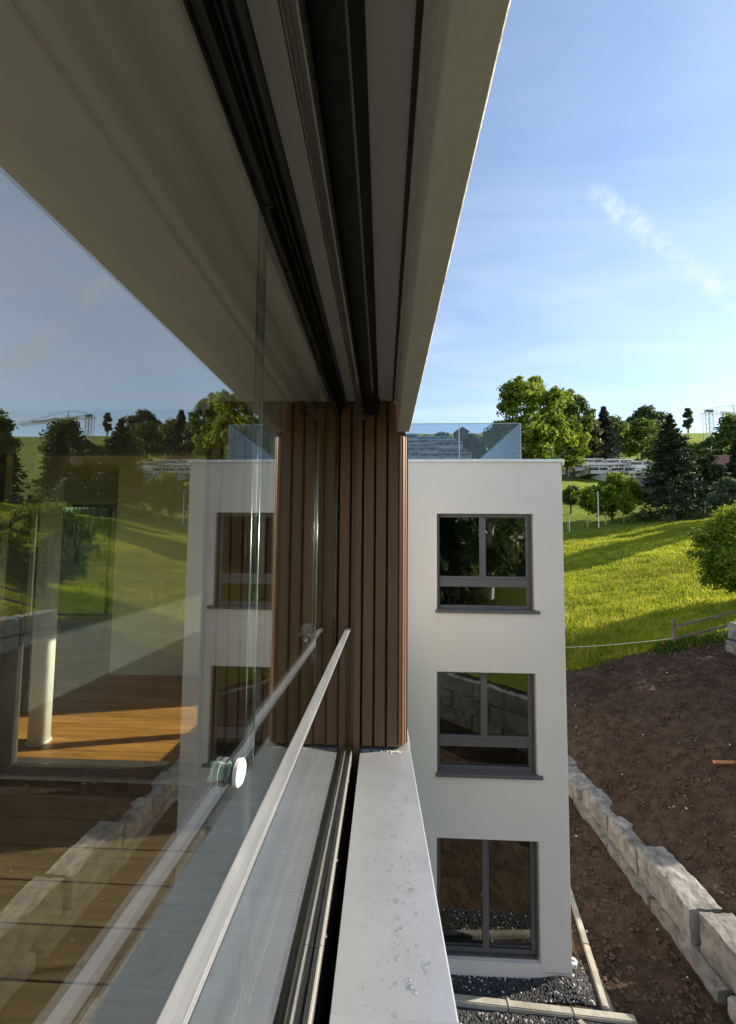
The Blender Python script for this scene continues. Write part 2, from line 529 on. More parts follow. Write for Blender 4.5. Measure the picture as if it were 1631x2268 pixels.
def T(x, y):
    m, b = zm(x, y), zb(x, y)
    if x < 5.75 and y < 20:
        m2 = ZG - .03
    else:
        h = max(0, .6 - abs(m - b)) / .6
        m2 = min(m, b) - h * h * .1
    t = sst(17.5, 24, y)
    return m2 * (1 - t) + m * t


def soil_in(x, y):
    """positive inside the bare soil, in metres from its edge"""
    wob = .35 * noise.noise((x * .9, y * .9, 3.1)) + .15 * noise.noise((x * 3.1, y * 3.1, 7.7))
    # edge running from (12.05,16.8) to (8.4,18.5) and on; on the other side round to x = 14.5
    e1 = (18.5 - .46 * (x - 8.4)) - y if x < 12.3 else 16.7 - 0.55 * (x - 12.3) - y
    e2 = 14.6 - x
    return min(e1, e2) + wob


def axis_pts(lo, n_lo, a, b, step, hi, n_hi):
    mid_ = list(np.arange(a, b + 1e-6, step))
    l = [a - (a - lo) * (k / n_lo) ** 2.2 for k in range(n_lo, 0, -1)]
    h = [b + (hi - b) * (k / n_hi) ** 2.0 for k in range(1, n_hi + 1)]
    return l + mid_ + h


xs = axis_pts(-900, 30, -6, 60, .75, 900, 34)
ys = axis_pts(-500, 26, -8, 80, .75, 800, 50)
mb = MB()
for y in ys:
    for x in xs:
        z = T(x, y)
        if -16 < y < 21 and -12 < x < 16:
            z -= .35 * sst(.1, .9, soil_in(x, y)) if x > 2.5 else .3
        d = math.hypot(x, y)
        if d > 22:
            z += (noise.noise((x * .05, y * .05, 0)) * 1.0 + noise.noise((x * .21, y * .21, 5)) * .16) * sst(22, 70, d)
        elif y > 15:
            z += noise.noise((x * .3, y * .3, 5)) * .06
        mb.v.append((x, y, z))
nx = len(xs)
for j in range(len(ys) - 1):
    for i in range(nx - 1):
        a = j * nx + i
        mb.f.append((a, a + 1, a + nx + 1, a + nx))
mb.m = [0] * len(mb.f)
o = mb.build('ground', 'grass_ground', smooth_=True)
tag(o, 'sloping green meadow and hillside rising behind the buildings', 'meadow', kind='structure')

# bare soil bank and trench
mb = MB()
st = .085
nxs, nys = int((14.9 - .3) / st), int((19.2 + 3) / st)
idx = {}
for j in range(nys):
    y = -3 + j * st
    for i in range(nxs):
        x = .3 + i * st
        s = soil_in(x, y)
        if s < -.12 or (x < 3.25 and y > 7.05):
            continue
        z = T(x, y) + .03
        k = sst(-.1, .5, s)
        if x < 5.4 and y < 18:
            k *= .55
        z += k * (noise.noise((x * 1.1, y * 1.1, 1)) * .10 + noise.noise((x * 3.7, y * 3.7, 2)) * .055 + noise.noise((x * 9, y * 9, 4)) * .03) - (.06 if s < 0 else 0)
        idx[i, j] = len(mb.v)
        mb.v.append((x, y, z))
for (i, j), a in idx.items():
    q = [idx.get((i + 1, j)), idx.get((i + 1, j + 1)), idx.get((i, j + 1))]
    if None in q:
        continue
    xm, ym = .3 + (i + .5) * st, -3 + (j + .5) * st
    if 5.62 < xm < 5.90:                       # under the stone wall
        continue
    mb.f.append((a, *q))
mb.m = [0] * len(mb.f)
o = mb.build('soil', 'soil', smooth_=False, fixn=False)
tag(o, 'freshly dug dark brown soil on the bank and trench beside the white building', 'soil', kind='structure')

rng = random.Random(5)
ICO = [(0, 0, 1), (.89, 0, .45), (.28, .85, .45), (-.72, .53, .45), (-.72, -.53, .45), (.28, -.85, .45), (.72, .53, -.45), (-.28, .85, -.45), (-.89, 0, -.45), (-.28, -.85, -.45), (.72, -.53, -.45), (0, 0, -1)]
ICF = [(0, 1, 2), (0, 2, 3), (0, 3, 4), (0, 4, 5), (0, 5, 1), (1, 6, 2), (2, 7, 3), (3, 8, 4), (4, 9, 5), (5, 10, 1), (6, 7, 2), (7, 8, 3), (8, 9, 4), (9, 10, 5), (10, 6, 1), (11, 7, 6), (11, 8, 7), (11, 9, 8), (11, 10, 9), (11, 6, 10)]


def lump(mb, c, r, rng, flat=.65, mi=0):
    a = rng.uniform(0, 6.28)
    ca, sa = math.cos(a), math.sin(a)
    vs = []
    sx = rng.uniform(.75, 1.3)
    for p in ICO:
        k = r * rng.uniform(.72, 1.25)
        x, y, z = p[0] * k * sx, p[1] * k, p[2] * k * flat
        vs.append((c[0] + x * ca - y * sa, c[1] + x * sa + y * ca, c[2] + z))
    mb.add(vs, ICF, mi)


mb = MB()
k = 0
while k < 15000:
    x, y = rng.uniform(3.4, 14.2), rng.uniform(5, 18.8)
    if soil_in(x, y) < .05 or 5.3 < x < 6.3 or x / y > 1.02 or x / y < .44:
        continue
    r = .010 + .042 * rng.random() ** 3.6
    lump(mb, (x, y, T(x, y) + .03 + .06 * noise.noise((x * 1.1, y * 1.1, 1)) + r * .2), r, rng)
    k += 1
o = mb.build('soil_clods', 'clod', fixn=False)
tag(o, 'loose clods scattered over the brown soil bank', 'soil clods', kind='stuff')
mb = MB()
k = 0
while k < 45:
    x, y = rng.uniform(3.6, 14.0), rng.uniform(5, 18.5)
    if soil_in(x, y) < .2 or 5.3 < x < 6.3 or x / y > 1.02 or x / y < .44:
        continue
    lump(mb, (x, y, T(x, y) + .07), rng.uniform(.012, .03), rng)
    k += 1
o = mb.build('pebbles', 'gravel_pale', fixn=False)
tag(o, 'pale pebbles lying scattered on the brown soil', 'pebbles', kind='stuff')

# meadow grass, denser near the eye
rng = random.Random(11)
mb = MB()


def tuft(mb, x, y, z, h, nb, rng, spread=.10, wid=.018):
    for _ in range(nb):
        a = rng.uniform(0, 6.28)
        bx, by = x + rng.gauss(0, spread), y + rng.gauss(0, spread)
        hh = h * rng.uniform(.55, 1.3)
        lx, ly = math.cos(a) * hh * rng.uniform(.15, .6), math.sin(a) * hh * rng.uniform(.15, .6)
        wx, wy = -math.sin(a) * wid, math.cos(a) * wid
        o_ = len(mb.v)
        mb.v += [(bx - wx, by - wy, z - .03), (bx + wx, by + wy, z - .03), (bx + lx, by + ly, z + hh)]
        mb.f.append((o_, o_ + 1, o_ + 2))


tot = 0
while tot < 52000:
    y = 15.3 + 47 * rng.random() ** 1.9
    r = rng.uniform(.40, 1.06)
    x = r * y
    s = soil_in(x, y)
    if s > -.08 and y < 20 and x < 14.9:
        continue
    z = T(x, y) + (noise.noise((x * .3, y * .3, 5)) * .06 if y < 22 else 0)
    d = math.hypot(x, y)
    if d > 22:
        z += (noise.noise((x * .05, y * .05, 0)) * 1.0 + noise.noise((x * .21, y * .21, 5)) * .16) * sst(22, 70, d)
    lush = .5 + .9 * max(0, .35 + noise.noise((x * .45, y * .45, 9)))
    if -.9 < s:
        lush *= .8
    tuft(mb, x, y, z, .17 * lush + y * .0022, 4, rng, .07 + y * .004, .010 + y * .0007)
    tot += 1
mb.m = [0] * len(mb.f)
o = mb.build('grass', 'grass', fixn=False)
tag(o, 'tall bright green grass growing over the sunlit meadow', 'grass', kind='stuff')

# ------------------------------------------------------------------ far backdrop to the left: forest ridge and snowy mountain
mb = MB()
rng = random.Random(3)
FR = [(-1.6, 26), (-.90, 33), (-.81, 38), (-.715, 52), (-.62, 72), (-.47, 90), (-.36, 60)]
FY = [(36, -9.0), (42, -3.2), (58, -1.4), (90, 1.2), (140, 5), (200, .20), (320, .36), (440, .66), (530, 1.0), (640, .7)]
NX = 56


def fz(r, y):
    top = interp(r, FR)
    lo_ = [(q[0], q[1] if q[0] < 190 else top * q[1]) for q in FY]
    return interp(y, lo_) - 9 * sst(-.46, -.36, r)


for j, (y, hz) in enumerate(FY):
    for i in range(NX):
        r = -1.6 + i * (1.24 / (NX - 1))
        mb.v.append((r * y, y, fz(r, y) + noise.noise((r * 14, j * 1.7, 0)) * (.4 if y < 150 else 3)))
for j in range(len(FY) - 1):
    for i in range(NX - 1):
        a = j * NX + i
        mb.f.append((a, a + 1, a + NX + 1, a + NX))
mb.m = [0] * len(mb.f)
o = mb.build('forest_hill', 'forest', smooth_=True)
tag(o, 'dark wooded ridge seen far off through the room window', 'hill', kind='structure')
mb = MB()
for k in range(2400):
    r_, y = rng.uniform(-1.5, -.42), 45 + 485 * rng.random() ** .9
    x = r_ * y
    z = fz(r_, y) - 2
    h = rng.uniform(10, 17) * (.3 + .7 * sst(45, 260, y))
    r = h * .2
    o_ = len(mb.v)
    for q in range(5):
        a = q * 1.2566 + k
        mb.v.append((x + r * math.cos(a), y + r * math.sin(a), z))
    mb.v.append((x, y, z + h))
    for q in range(5):
        mb.f.append((o_ + q, o_ + (q + 1) % 5, o_ + 5))
mb.m = [0] * len(mb.f)
o = mb.build('forest', 'forest', fixn=False)
tag(o, 'mass of dark conifers covering the far ridge', 'forest', kind='stuff')
mb = MB()
NX, NY = 46, 16
for j in range(NY):
    for i in range(NX):
        x, y = -5200 + i * 110, 3600 + j * 130
        t = math.sin(math.pi * j / (NY - 1) * .5)
        ridge = 250 + 230 * math.exp(-((x + 3050) / 420) ** 2) + 150 * math.exp(-((x + 2300) / 500) ** 2) + 60 * math.exp(-((x + 4200) / 500) ** 2)
        mb.v.append((x, y, -60 + t * (ridge + 70 * noise.fractal((x * .003, y * .003, 0), 1, 2, 5))))
for j in range(NY - 1):
    for i in range(NX - 1):
        a = j * NX + i
        mb.f.append((a, a + 1, a + NX + 1, a + NX))
mb.m = [0] * len(mb.f)
o = mb.build('mountain', 'mountain', smooth_=True)
tag(o, 'distant snow streaked mountain beyond the dark ridge', 'mountain', kind='structure')

# ------------------------------------------------------------------ near balcony: ceiling, beam
mb = MB().box(-8.2, .062, -3.2, 2.62, 2.5, 2.75)
o = mb.build('ceiling', 'plaster_ceiling')
tag(o, 'shaded grey plaster soffit over the glazed balcony', 'ceiling', kind='structure')
mb = MB().prism([(.086, 2.29), (.160, 2.29), (.163, 2.293), (.163, 2.9), (.0625, 2.9), (.0625, 2.485), (.075, 2.485), (.080, 2.47), (.083, 2.30)], 'y', -3.2, 2.43)
fb = mb.build('fascia_beam', 'plaster_rough', o)
mb = MB().box(.050, .0615, -3.2, 2.43, 2.488, 2.4995)
mb.build('drip_groove', 'clad_core', o)

# glass track on the ceiling
t_ = empty('glass_track', 'dark multi groove metal track on the balcony ceiling', 'track', (-.283, 0, 2.5))
MB().box(-.0445, .0445, -3.1, 2.44, -.014, -.001).build('track_plate', 'track_metal', t_)
src = MB().box(-.0025, .0025, -3.1, 2.44, -.052, -.0145).build('track_fin', 'track_metal', t_, loc=(-.042, 0, 0))
for k, dx in enumerate((-.026, -.010, .006, .022, .042)):
    share(src, 'track_fin', t_, (dx, 0, 0))
src2 = MB().box(-.006, .006, -3.1, 2.44, -.026, -.0145).build('track_seal', 'rubber', t_, loc=(-.034, 0, 0))
for dx in (-.018, -.002, .014):
    share(src2, 'track_seal', t_, (dx, 0, 0))

o = MB().box(-.236, -.172, -3.1, 2.44, 2.4935, 2.4993).build('cover_strip', 'strip')
tag(o, 'pale cover strip between the glass track and the blind', 'strip')

# rolled blind: bottom bar and fabric roll
t_ = empty('roller_blind', 'rolled up dark fabric blind with grey bottom bar under the ceiling', 'blind', (-.13, 0, 2.42))
bar = MB().tube([(-.012, -3.0, -.035), (-.012, 2.405, -.035)], .0205, 20).build('bottom_bar', 'bar_metal', t_, smooth_=False)
bar.data.polygons.foreach_set('use_smooth', [len(p.vertices) == 4 for p in bar.data.polygons])
ring = MB().tube([(-.012, 2.403, -.035), (-.012, 2.412, -.035)], .0222, 20).build('end_cap', 'alu', t_)
MB().box(-.0265, -.022, -3.0, 2.40, -.052, -.045).build('bar_fin', 'bar_metal', t_)
roll = MB().tube([(.045, -3.0, .022), (.045, 2.415, .022)], .050, 24).build('fabric_roll', 'black_fabric', t_)
roll.data.polygons.foreach_set('use_smooth', [len(p.vertices) == 4 for p in roll.data.polygons])
MB().box(.088, .101, 2.395, 2.43, -.035, .075).build('bracket', 'track_metal', t_)
MB().box(-.008, .090, -3.0, 2.41, .072, .0785).build('head_rail', 'black_fabric', t_)

# ------------------------------------------------------------------ sliding glass panels
PX0, PA = -.285, .009


def pane_obj(parent, u0, u1, z0, z1, th, gm, name='pane'):
    """upright pane in local y-z, large faces glass, narrow faces edge material"""
    mbp = MB()
    x0, x1 = -th / 2, th / 2
    vs = [(x0, u0, z0), (x1, u0, z0), (x1, u1, z0), (x0, u1, z0), (x0, u0, z1), (x1, u0, z1), (x1, u1, z1), (x0, u1, z1)]
    mbp.add(vs, [(1, 2, 6, 5), (3, 0, 4, 7)], 0)
    mbp.add(vs, [(0, 3, 2, 1), (4, 5, 6, 7), (0, 1, 5, 4), (2, 3, 7, 6)], 1)
    ob = mbp.build(name, [gm, 'pane_edge'], parent, fixn=False)
    return weld(ob)


labels = ['sliding glass panel nearest the viewer, carrying the white lock knob',
          'middle sliding glass panel between the two dark rail ends',
          'sliding glass panel ending against the brown clad wall']
spans = [(-1.25, .882, .012), (.868, 1.700, .0), (1.685, 2.425, -.012)]
for (y0, y1, dx), lb in zip(spans, labels):
    p = empty('sliding_glass_panel', lb, 'glass panel', (PX0 + dx, 2.44, 0), 'sliding glass panels of the balcony')
    p.rotation_euler = (0, 0, -math.atan(PA))
    pane_obj(p, y0 - 2.44, y1 - 2.44, .035, 2.432, .006, 'pane')
    for ye in (y0 - 2.44 - .0014, y1 - 2.44 + .0014):
        MB().tube([(0, ye, .04), (0, ye, 2.399)], .0013, 8).build('edge_glint_rod', 'edge_glint_rod', p, smooth_=True)  # polished rod added so the pane edge shows a bright line
    prof = [(-.0085, 2.405), (.0085, 2.405), (.0085, 2.444), (.004, 2.448), (-.004, 2.448), (-.0085, 2.444)]
    MB().prism([(a, b) for a, b in prof], 'y', y0 - 2.44 + .004, y1 - 2.44 + .006).build('top_rail', 'track_metal', p)
    MB().box(-.0105, .0105, y1 - 2.44 + .006, y1 - 2.44 + .016, 2.400, 2.4485).build('rail_end', 'rubber', p, bevel=.002)
    MB().box(-.009, .009, y0 - 2.44 + .004, y1 - 2.44, .012, .05).build('bottom_rail', 'track_metal', p)
    if y0 < 0:
        kx = .755 - 2.44
        mbk = MB().tube([(.006, kx, 1.144), (.012, kx, 1.144)], [.020, .020], 28)
        mbk.build('knob_seal', 'rubber', p)
        dk = MB().tube([(.0122, kx, 1.144), (.020, kx, 1.144), (.023, kx, 1.144)], [.0235, .0245, .021], 32).build('lock_disc', 'knob_white', p)
        # faceted twist knob on the inner side
        mbk = MB()
        rings = [(-.0045, .019, .019), (-.012, .017, .012), (-.030, .024, .010), (-.036, .023, .009)]
        for (xx, ra, rb) in rings:
            for q in range(8):
                a = q * math.pi / 4 + .3
                rr = ra if q % 2 == 0 else rb
                mbk.v.append((xx, kx + rr * math.cos(a), 1.144 + rr * math.sin(a)))
        for q in range(3):
            for w_ in range(8):
                mbk.f.append((q * 8 + w_, q * 8 + (w_ + 1) % 8, q * 8 + 8 + (w_ + 1) % 8, q * 8 + 8 + w_))
        mbk.f += [tuple(range(8)), tuple(range(31, 23, -1))]
        mbk.m = [0] * len(mbk.f)
        mbk.build('lock_knob', 'knob_mint', p)
t_ = empty('floor_track', 'dark metal guide track on the deck under the sliding panels', 'track', (-.285, 0, 0))
MB().box(-.035, .035, -3.1, 2.44, .004, .010).build('track_plate', 'track_metal', t_)
for dx in (-.032, -.006, .018):
    MB().box(dx, dx + .004, -3.1, 2.44, .0105, .030).build('track_fin', 'track_metal', t_)

# ------------------------------------------------------------------ parapet with metal coping
t_ = empty('parapet_wall', 'low balcony parapet with wet grey metal coping sheets', 'parapet', (0, 0, 0))
MB().box(-.118, .150, -3.2, 2.62, -6.4, .318).build('wall_core', 'facade', t_)
MB().box(-.30, -.168, -3.2, 2.44, -.9, -.02).build('slab_edge', 'clad_core', t_)
MB().box(-.238, -.180, -3.2, 2.44, -.02, .292).build('upstand', 'rubber', t_)


def coping_sheet(y0, y1, out0, out1, zt, nm='coping_sheet'):
    mbc = MB()
    prof = lambda o_: [(-.133, zt - .045), (-.133, zt), (o_ - .004, zt), (o_, zt - .004), (o_ - .002, zt - .055), (o_ - .006, zt - .055), (o_ - .008, zt - .006), (-.128, zt - .006), (-.128, zt - .045)]
    a, b = prof(out0), prof(out1)
    n = len(a)
    mbc.add([(p[0], y0, p[1]) for p in a] + [(p[0], y1, p[1]) for p in b], [tuple(range(n)), tuple(range(2 * n - 1, n - 1, -1))] + [(i, i + n, (i + 1) % n + n, (i + 1) % n) for i in range(n)])
    return mbc.build(nm, 'coping', t_, bevel=.0012, seg=1)


coping_sheet(1.085, 2.50, .207, .170, .330)
coping_sheet(-1.0, 1.10, .250, .215, .334)
coping_sheet(2.503, 4.4, .175, .150, .328)
# mortar crumbs where the cladding meets the coping
mb = MB()
rng = random.Random(8)
for k in range(60):
    s_ = rng.choice((-1, 1))
    x = .085 + rng.gauss(0, .022) if s_ > 0 else rng.uniform(-.12, .12)
    y = 2.425 + rng.gauss(0, .006) if s_ > 0 else 2.432 + rng.gauss(0, .003)
    lump(mb, (x, y - .004, .331), rng.uniform(.002, .007), rng, .5)
o = mb.build('mortar_crumbs', 'mortar', fixn=False)
tag(o, 'rough mortar crumbs at the foot of the clad wall', 'mortar', kind='stuff')

# rain water beads on the coping
mb = MB()
rng = random.Random(21)


def puddle(mb, cx, cy_, r, zt):
    n = 14
    ph = [rng.uniform(0, 6.28) for _ in range(3)]
    el = rng.uniform(.8, 1.5)
    ca, sa = math.cos(ph[0]), math.sin(ph[0])
    rings = []
    for (k_, h_) in ((1.0, -.0006), (.93, .0020), (.72, .0034), (.35, .0041)):
        ring_ = []
        for i in range(n):
            a = 2 * math.pi * i / n
            rr = r * k_ * (1 + .28 * math.sin(2 * a + ph[0]) + .22 * math.sin(3 * a + ph[1]) + .15 * math.sin(5 * a + ph[2]))
            x, y = rr * math.cos(a), rr * math.sin(a) * el
            ring_.append((cx + x * ca - y * sa, cy_ + x * sa + y * ca, zt + h_ * min(1, r / .006)))
        rings.append(ring_)
    vs = [p for rg in rings for p in rg] + [(cx, cy_, zt + .0041 * min(1, r / .006))]
    fs = []
    for q in range(3):
        for i in range(n):
            fs.append((q * n + i, q * n + (i + 1) % n, q * n + n + (i + 1) % n, q * n + n + i))
    for i in range(n):
        fs.append((3 * n + i, 3 * n + (i + 1) % n, 4 * n))
    fs.append(tuple(range(n - 1, -1, -1)))
    mb.add(vs, fs)


cl_ = [(.02, 1.16), (.06, 1.19), (.11, 1.22), (.03, 1.28), (.08, 1.31), (.04, 1.36), (.10, 1.40), (.05, 1.47), (.09, 1.52), (.02, 1.58), (.07, 1.62), (.03, 1.74), (.06, 1.92), (.02, 1.95), (.05, 2.1), (.09, 2.0)]
for (x, y) in cl_:
    for _ in range(rng.randint(2, 6)):
        puddle(mb, x + rng.gauss(.02, .012), y + rng.gauss(0, .022), rng.uniform(.002, .0068), .3302)
for _ in range(170):
    puddle(mb, rng.uniform(-.08, .15), rng.uniform(1.1, 2.3), rng.uniform(.001, .003), .3302)
o = mb.build('water_drops', 'water', smooth_=True, fixn=True)
tag(o, 'clear rain water beads lying on the grey coping', 'water drops', kind='stuff')

# ------------------------------------------------------------------ glass balustrade
t_ = empty('glass_balustrade', 'clear glass balustrade with brushed steel handrail and base channel', 'balustrade', (0, 0, 0))
pn = pane_obj(t_, -1.3, 2.42, .300, 1.0495, .008, 'rail_pane')
pn.location = (-.2142, 0, 0)
pn.rotation_euler = (0, 0, -math.atan(.0038))
mb = MB()
vs = []
for (y, cx) in ((-1.3, -.2400), (2.432, -.2136)):
    hw = .0160
    vs += [(cx - hw, y, 1.050), (cx + hw, y, 1.050), (cx + hw, y, 1.060), (cx - hw, y, 1.060)]
mb.add(vs, [(0, 1, 2, 3), (7, 6, 5, 4), (0, 4, 5, 1), (1, 5, 6, 2), (2, 6, 7, 3), (3, 7, 4, 0)])
mb.build('handrail', 'steel', t_, bevel=.002)
for (y0, y1, zt) in ((1.265, 2.40, .345), (-1.3, 1.262, .346)):
    for (xa, xb) in ((-.2375, -.2300), (-.1875, -.1800)):
        MB().box(xa, xb, y0, y1, .293, zt).build('channel_side', 'alu', t_, bevel=.0008, seg=1)
    MB().box(-.2295, -.2145, y0, y1, .293, .337).build('gasket', 'rubber', t_)
    MB().box(-.2025, -.1880, y0, y1, .293, .337).build('gasket', 'rubber', t_)
for y in (1.32, 1.62, 2.14, 2.28):
    MB().tube([(-.1795, y, .318), (-.173, y, .318)], .0045, 8).build('screw', 'chrome', t_)

# ------------------------------------------------------------------ wood-look clad wall (pier)
t_ = empty('clad_wall', 'brown wall clad in narrow vertical boards beside the glass panels', 'clad wall', (0, 2.443, 0))
MB().box(-1.150, .080, .024, .150, .02, 2.70).build('wall_core', 'clad_core', t_)
MB().box(.0805, .140, .070, .150, .02, 2.495).build('wall_core', 'clad_core', t_)
bd = MB().box(-.0312, .0312, 0, .022, .347, 2.497).build('board', 'clad', t_, bevel=.0025, loc=(.060, 0, 0))
for k in range(1, 16):
    share(bd, 'board', t_, (.060 - .0765 * k, 0, 0))
for (xc, dy, ang) in ((.1085, .006, 18), (.1290, .018, 42), (.1440, .040, 62)):
    cb = MB().box(-.0105, .0105, 0, .014, .345, 2.27).build('corner_board', 'clad', t_, bevel=.0032, seg=2, loc=(xc, dy, 0))
    cb.rotation_euler = (0, 0, rad(ang))
# side boards, facing the open side
sb = MB().box(0, .018, 0, .05, .335, 2.285).build('side_board', 'clad', t_, bevel=.003, loc=(.140, .080, 0))
share(sb, 'side_board', t_, (.140, .136, 0))
# brown guide profile running down into the slot
MB().box(-.020, .020, -.016, -.0005, .20, 2.44).build('guide_profile', 'clad', t_, bevel=.002, loc=(-.158, 0, 0))
MB().box(-.028, .028, -.006, .0035, .20, .346).build('guide_profile', 'clad', t_, bevel=.002, loc=(-.212, 0, 0))
MB().box(-.30, -.130, .002, .020, -.4, .346).build('slot_backing', 'clad_core', t_)

# garden tap on the cladding
t_ = empty('garden_tap', 'small chrome water tap with round rosette on the brown cladding', 'tap', (-.462, 2.443, 1.035))
t_.scale = (1.7, 1.2, 1.7)
MB().tube([(0, -.001, 0), (0, -.006, 0)], [.027, .024], 28).build('rosette', 'knob_white', t_)
MB().tube([(0, -.006, -.008), (0, -.055, -.008)], .0105, 14).build('body', 'chrome', t_, smooth_=True)
MB().tube([(0, -.048, -.008), (0, -.062, -.018), (0, -.066, -.045)], [.0095, .009, .008], 12).build('spout', 'chrome', t_, smooth_=True)
hd = MB()
for a in (0.5, 2.07):
    c_, s_ = math.cos(a), math.sin(a)
    hd.tube([(-.022 * c_ - .008, -.07, -.022 * s_ + .003), (.022 * c_ - .008, -.07, .022 * s_ + .003)], [.0055, .0055], 8)
hd.tube([(-.008, -.055, .003), (-.008, -.078, .003)], [.008, .009], 10)
hd.build('cross_handle', 'alu', t_, smooth_=True)

# ------------------------------------------------------------------ balcony deck
fl = MB().box(-3.3, -.302, -3.0, 2.60, -.30, -.028).build('floor', 'clad_core')
tag(fl, 'balcony deck of wide brown grooved boards behind the glass', 'deck', kind='structure')
pk = MB().box(-3.29, -.335, -.0965, .0965, -.027, 0).build('plank', 'deck', fl, bevel=.002, seg=1, loc=(0, 2.345, 0))
for k in range(1, 27):
    share(pk, 'plank', fl, (0, 2.345 - .2 * k, 0))

# ------------------------------------------------------------------ room behind the sliding door
rf = MB().box(-8.2, -.05, 2.62, 8.05, -.30, -.02).build('room_floor', 'clad_core')
tag(rf, 'warm oak plank floor of the room behind the balcony', 'oak floor', kind='structure')
oak = MB().box(0, 1.796, -.0895, .0895, -.019, 0).build('plank', 'oak', rf, bevel=.0012, seg=1, loc=(-8.1, 2.86, 0))
rng = random.Random(4)
for j in range(29):
    x = -8.15 - rng.uniform(0, 1.7)
    y = 2.86 + j * .181
    while x < -.4:
        if not (j == 0 and x < -8.05) and x + 1.8 > -7.9:
            xe = max(x, -8.15)
            share(oak, 'plank', rf, (xe, y, 0), scale=((min(x + 1.796, -.262) - xe) / 1.796, 1, 1))
        x += 1.8
o = MB().box(-8.2, -.05, 2.622, 8.05, 2.5, 2.75).build('room_ceiling', 'white_wall')
tag(o, 'white ceiling of the room beyond the balcony door', 'ceiling', kind='structure')
mb = MB()
wall_open(mb, 'x', -.25, .06, 2.62, 7.08, -.30, 2.495, [(2.92, 4.25, .20, 2.10)])
o = weld(mb.build('wall_facade', 'white_wall'))
tag(o, 'white outer wall of the room with its sunny window opening', 'wall', kind='structure')
o = MB().box(-3.25, -.26, 4.60, 4.72, 0.001, 2.499).build('wall_partition', 'white_wall')
tag(o, 'pale partition wall standing inside the oak floored room', 'wall', kind='structure')
o = MB().box(-8.3, -8.2, -3.2, 8.1, -.3, 2.499).build('wall_left', 'white_wall')
tag(o, 'white end wall closing the far side of the room', 'wall', kind='structure')
mb = MB()
wall_open(mb, 'y', 7.92, 8.05, -8.2, -.05, -.30, 2.499, [(-7.35, -4.2, .02, 2.36)])
o = weld(mb.build('wall_far', 'white_wall'))
tag(o, 'far wall of the room with a wide window on the landscape', 'wall', kind='structure')
o = MB().box(-8.2, -.30, 2.60, 2.70, 2.27, 2.4995).build('door_lintel', 'frame_dark')
tag(o, 'dark lintel strip over the balcony door frame', 'lintel', kind='structure')
o = MB().box(-3.45, -3.31, -3.2, 2.60, -.3, 2.499).build('wall_balcony', 'white_wall')
tag(o, 'white inner wall along the back of the balcony', 'wall', kind='structure')
o = MB().box(-3.30, -.30, -3.2, -3.06, -.3, 2.499).build('wall_end', 'white_wall')
tag(o, 'white end wall of the balcony behind the viewer', 'wall', kind='structure')
t_ = empty('round_column', 'slim round white column standing on the oak floor', 'column', (-2.70, 3.05, 0))
c_ = MB().tube([(0, 0, .001), (0, 0, 2.499)], .072, 32).build('shaft', 'white_wall', t_)
c_.data.polygons.foreach_set('use_smooth', [len(p.vertices) == 4 for p in c_.data.polygons])
MB().tube([(0, 0, .0008), (0, 0, .012)], .079, 32).build('base_ring', 'white_wall', t_)

t_ = empty('balcony_door', 'anthracite framed sliding glass door between balcony and oak floored room', 'door', (0, 2.65, 0))
MB().box(-3.30, -1.155, -.055, .055, .001, .075).build('threshold', 'frame_dark', t_, bevel=.003)
MB().box(-3.30, -1.155, -.075, -.0555, .001, .022).build('threshold_lip', 'alu', t_)
MB().box(-3.30, -1.155, -.05, .05, 2.20, 2.269).build('head_frame', 'frame_dark', t_)
for (x0, x1, ya, yb) in ((-1.225, -1.1555, -.05, .05), (-2.56, -2.49, -.045, -.002), (-2.66, -2.585, .002, .045), (-2.80, -2.75, -.045, .045)):
    MB().box(x0, x1, ya, yb, .0755, 2.199).build('stile', 'frame_dark', t_, bevel=.002)
for (x0, x1, dy) in ((-2.488, -1.227, -.022), (-3.29, -2.81, .022)):
    p_ = pane_obj(t_, x0, x1, .078, 2.198, .008, 'door_pane')
    p_.rotation_euler = (0, 0, rad(-90))
    p_.location = (0, dy, 0)


def make_window(parent, name, x0, x1, z0, z1, y, mull, transom, fm='frame', gm='window_pane', fr=.062, flip=False):
    """framed window in the x-z plane at depth y; parts are sub-parts of the window"""
    wn = bpy.data.objects.new(name, None)
    COL.objects.link(wn)
    wn.parent = parent
    wn.location = (x0, y, z0)
    W_, H_ = x1 - x0, z1 - z0
    e = .0015
    MB().box(e, fr, 0, .07, e, H_ - e).build('frame', fm, wn, bevel=.003, seg=1)
    MB().box(W_ - fr, W_ - e, 0, .07, e, H_ - e).build('frame', fm, wn, bevel=.003, seg=1)
    MB().box(fr + .001, W_ - fr - .001, .0005, .0695, H_ - fr, H_ - e).build('frame', fm, wn, bevel=.003, seg=1)
    MB().box(fr + .001, W_ - fr - .001, .0005, .0695, e, fr + .012).build('frame', fm, wn, bevel=.003, seg=1)
    lo = fr + .013
    if transom:
        ta, tb = transom[0] - z0, transom[1] - z0
        MB().box(fr + .001, W_ - fr - .001, .0005, .0690, ta, tb - .05).build('transom', fm, wn, bevel=.003, seg=1)
        MB().box(fr + .001, W_ - fr - .001, -.008, .0690, tb - .049, tb).build('transom', fm, wn, bevel=.004, seg=1)
        pn_ = MB().box(fr + .002, W_ - fr - .002, .030, .036, lo, ta - .001).build('pane', gm, wn)
        lo = tb + .001
    ma, mb_ = mull[0] - x0, mull[1] - x0
    MB().box(ma, mb_, -.004, .068, lo, H_ - fr - .001).build('mullion', fm, wn, bevel=.003, seg=1)
    MB().box(fr + .002, ma - .001, .028, .034, lo, H_ - fr - .002).build('pane', gm, wn)
    MB().box(mb_ + .001, W_ - fr - .002, .028, .034, lo, H_ - fr - .002).build('pane', gm, wn)
    return wn


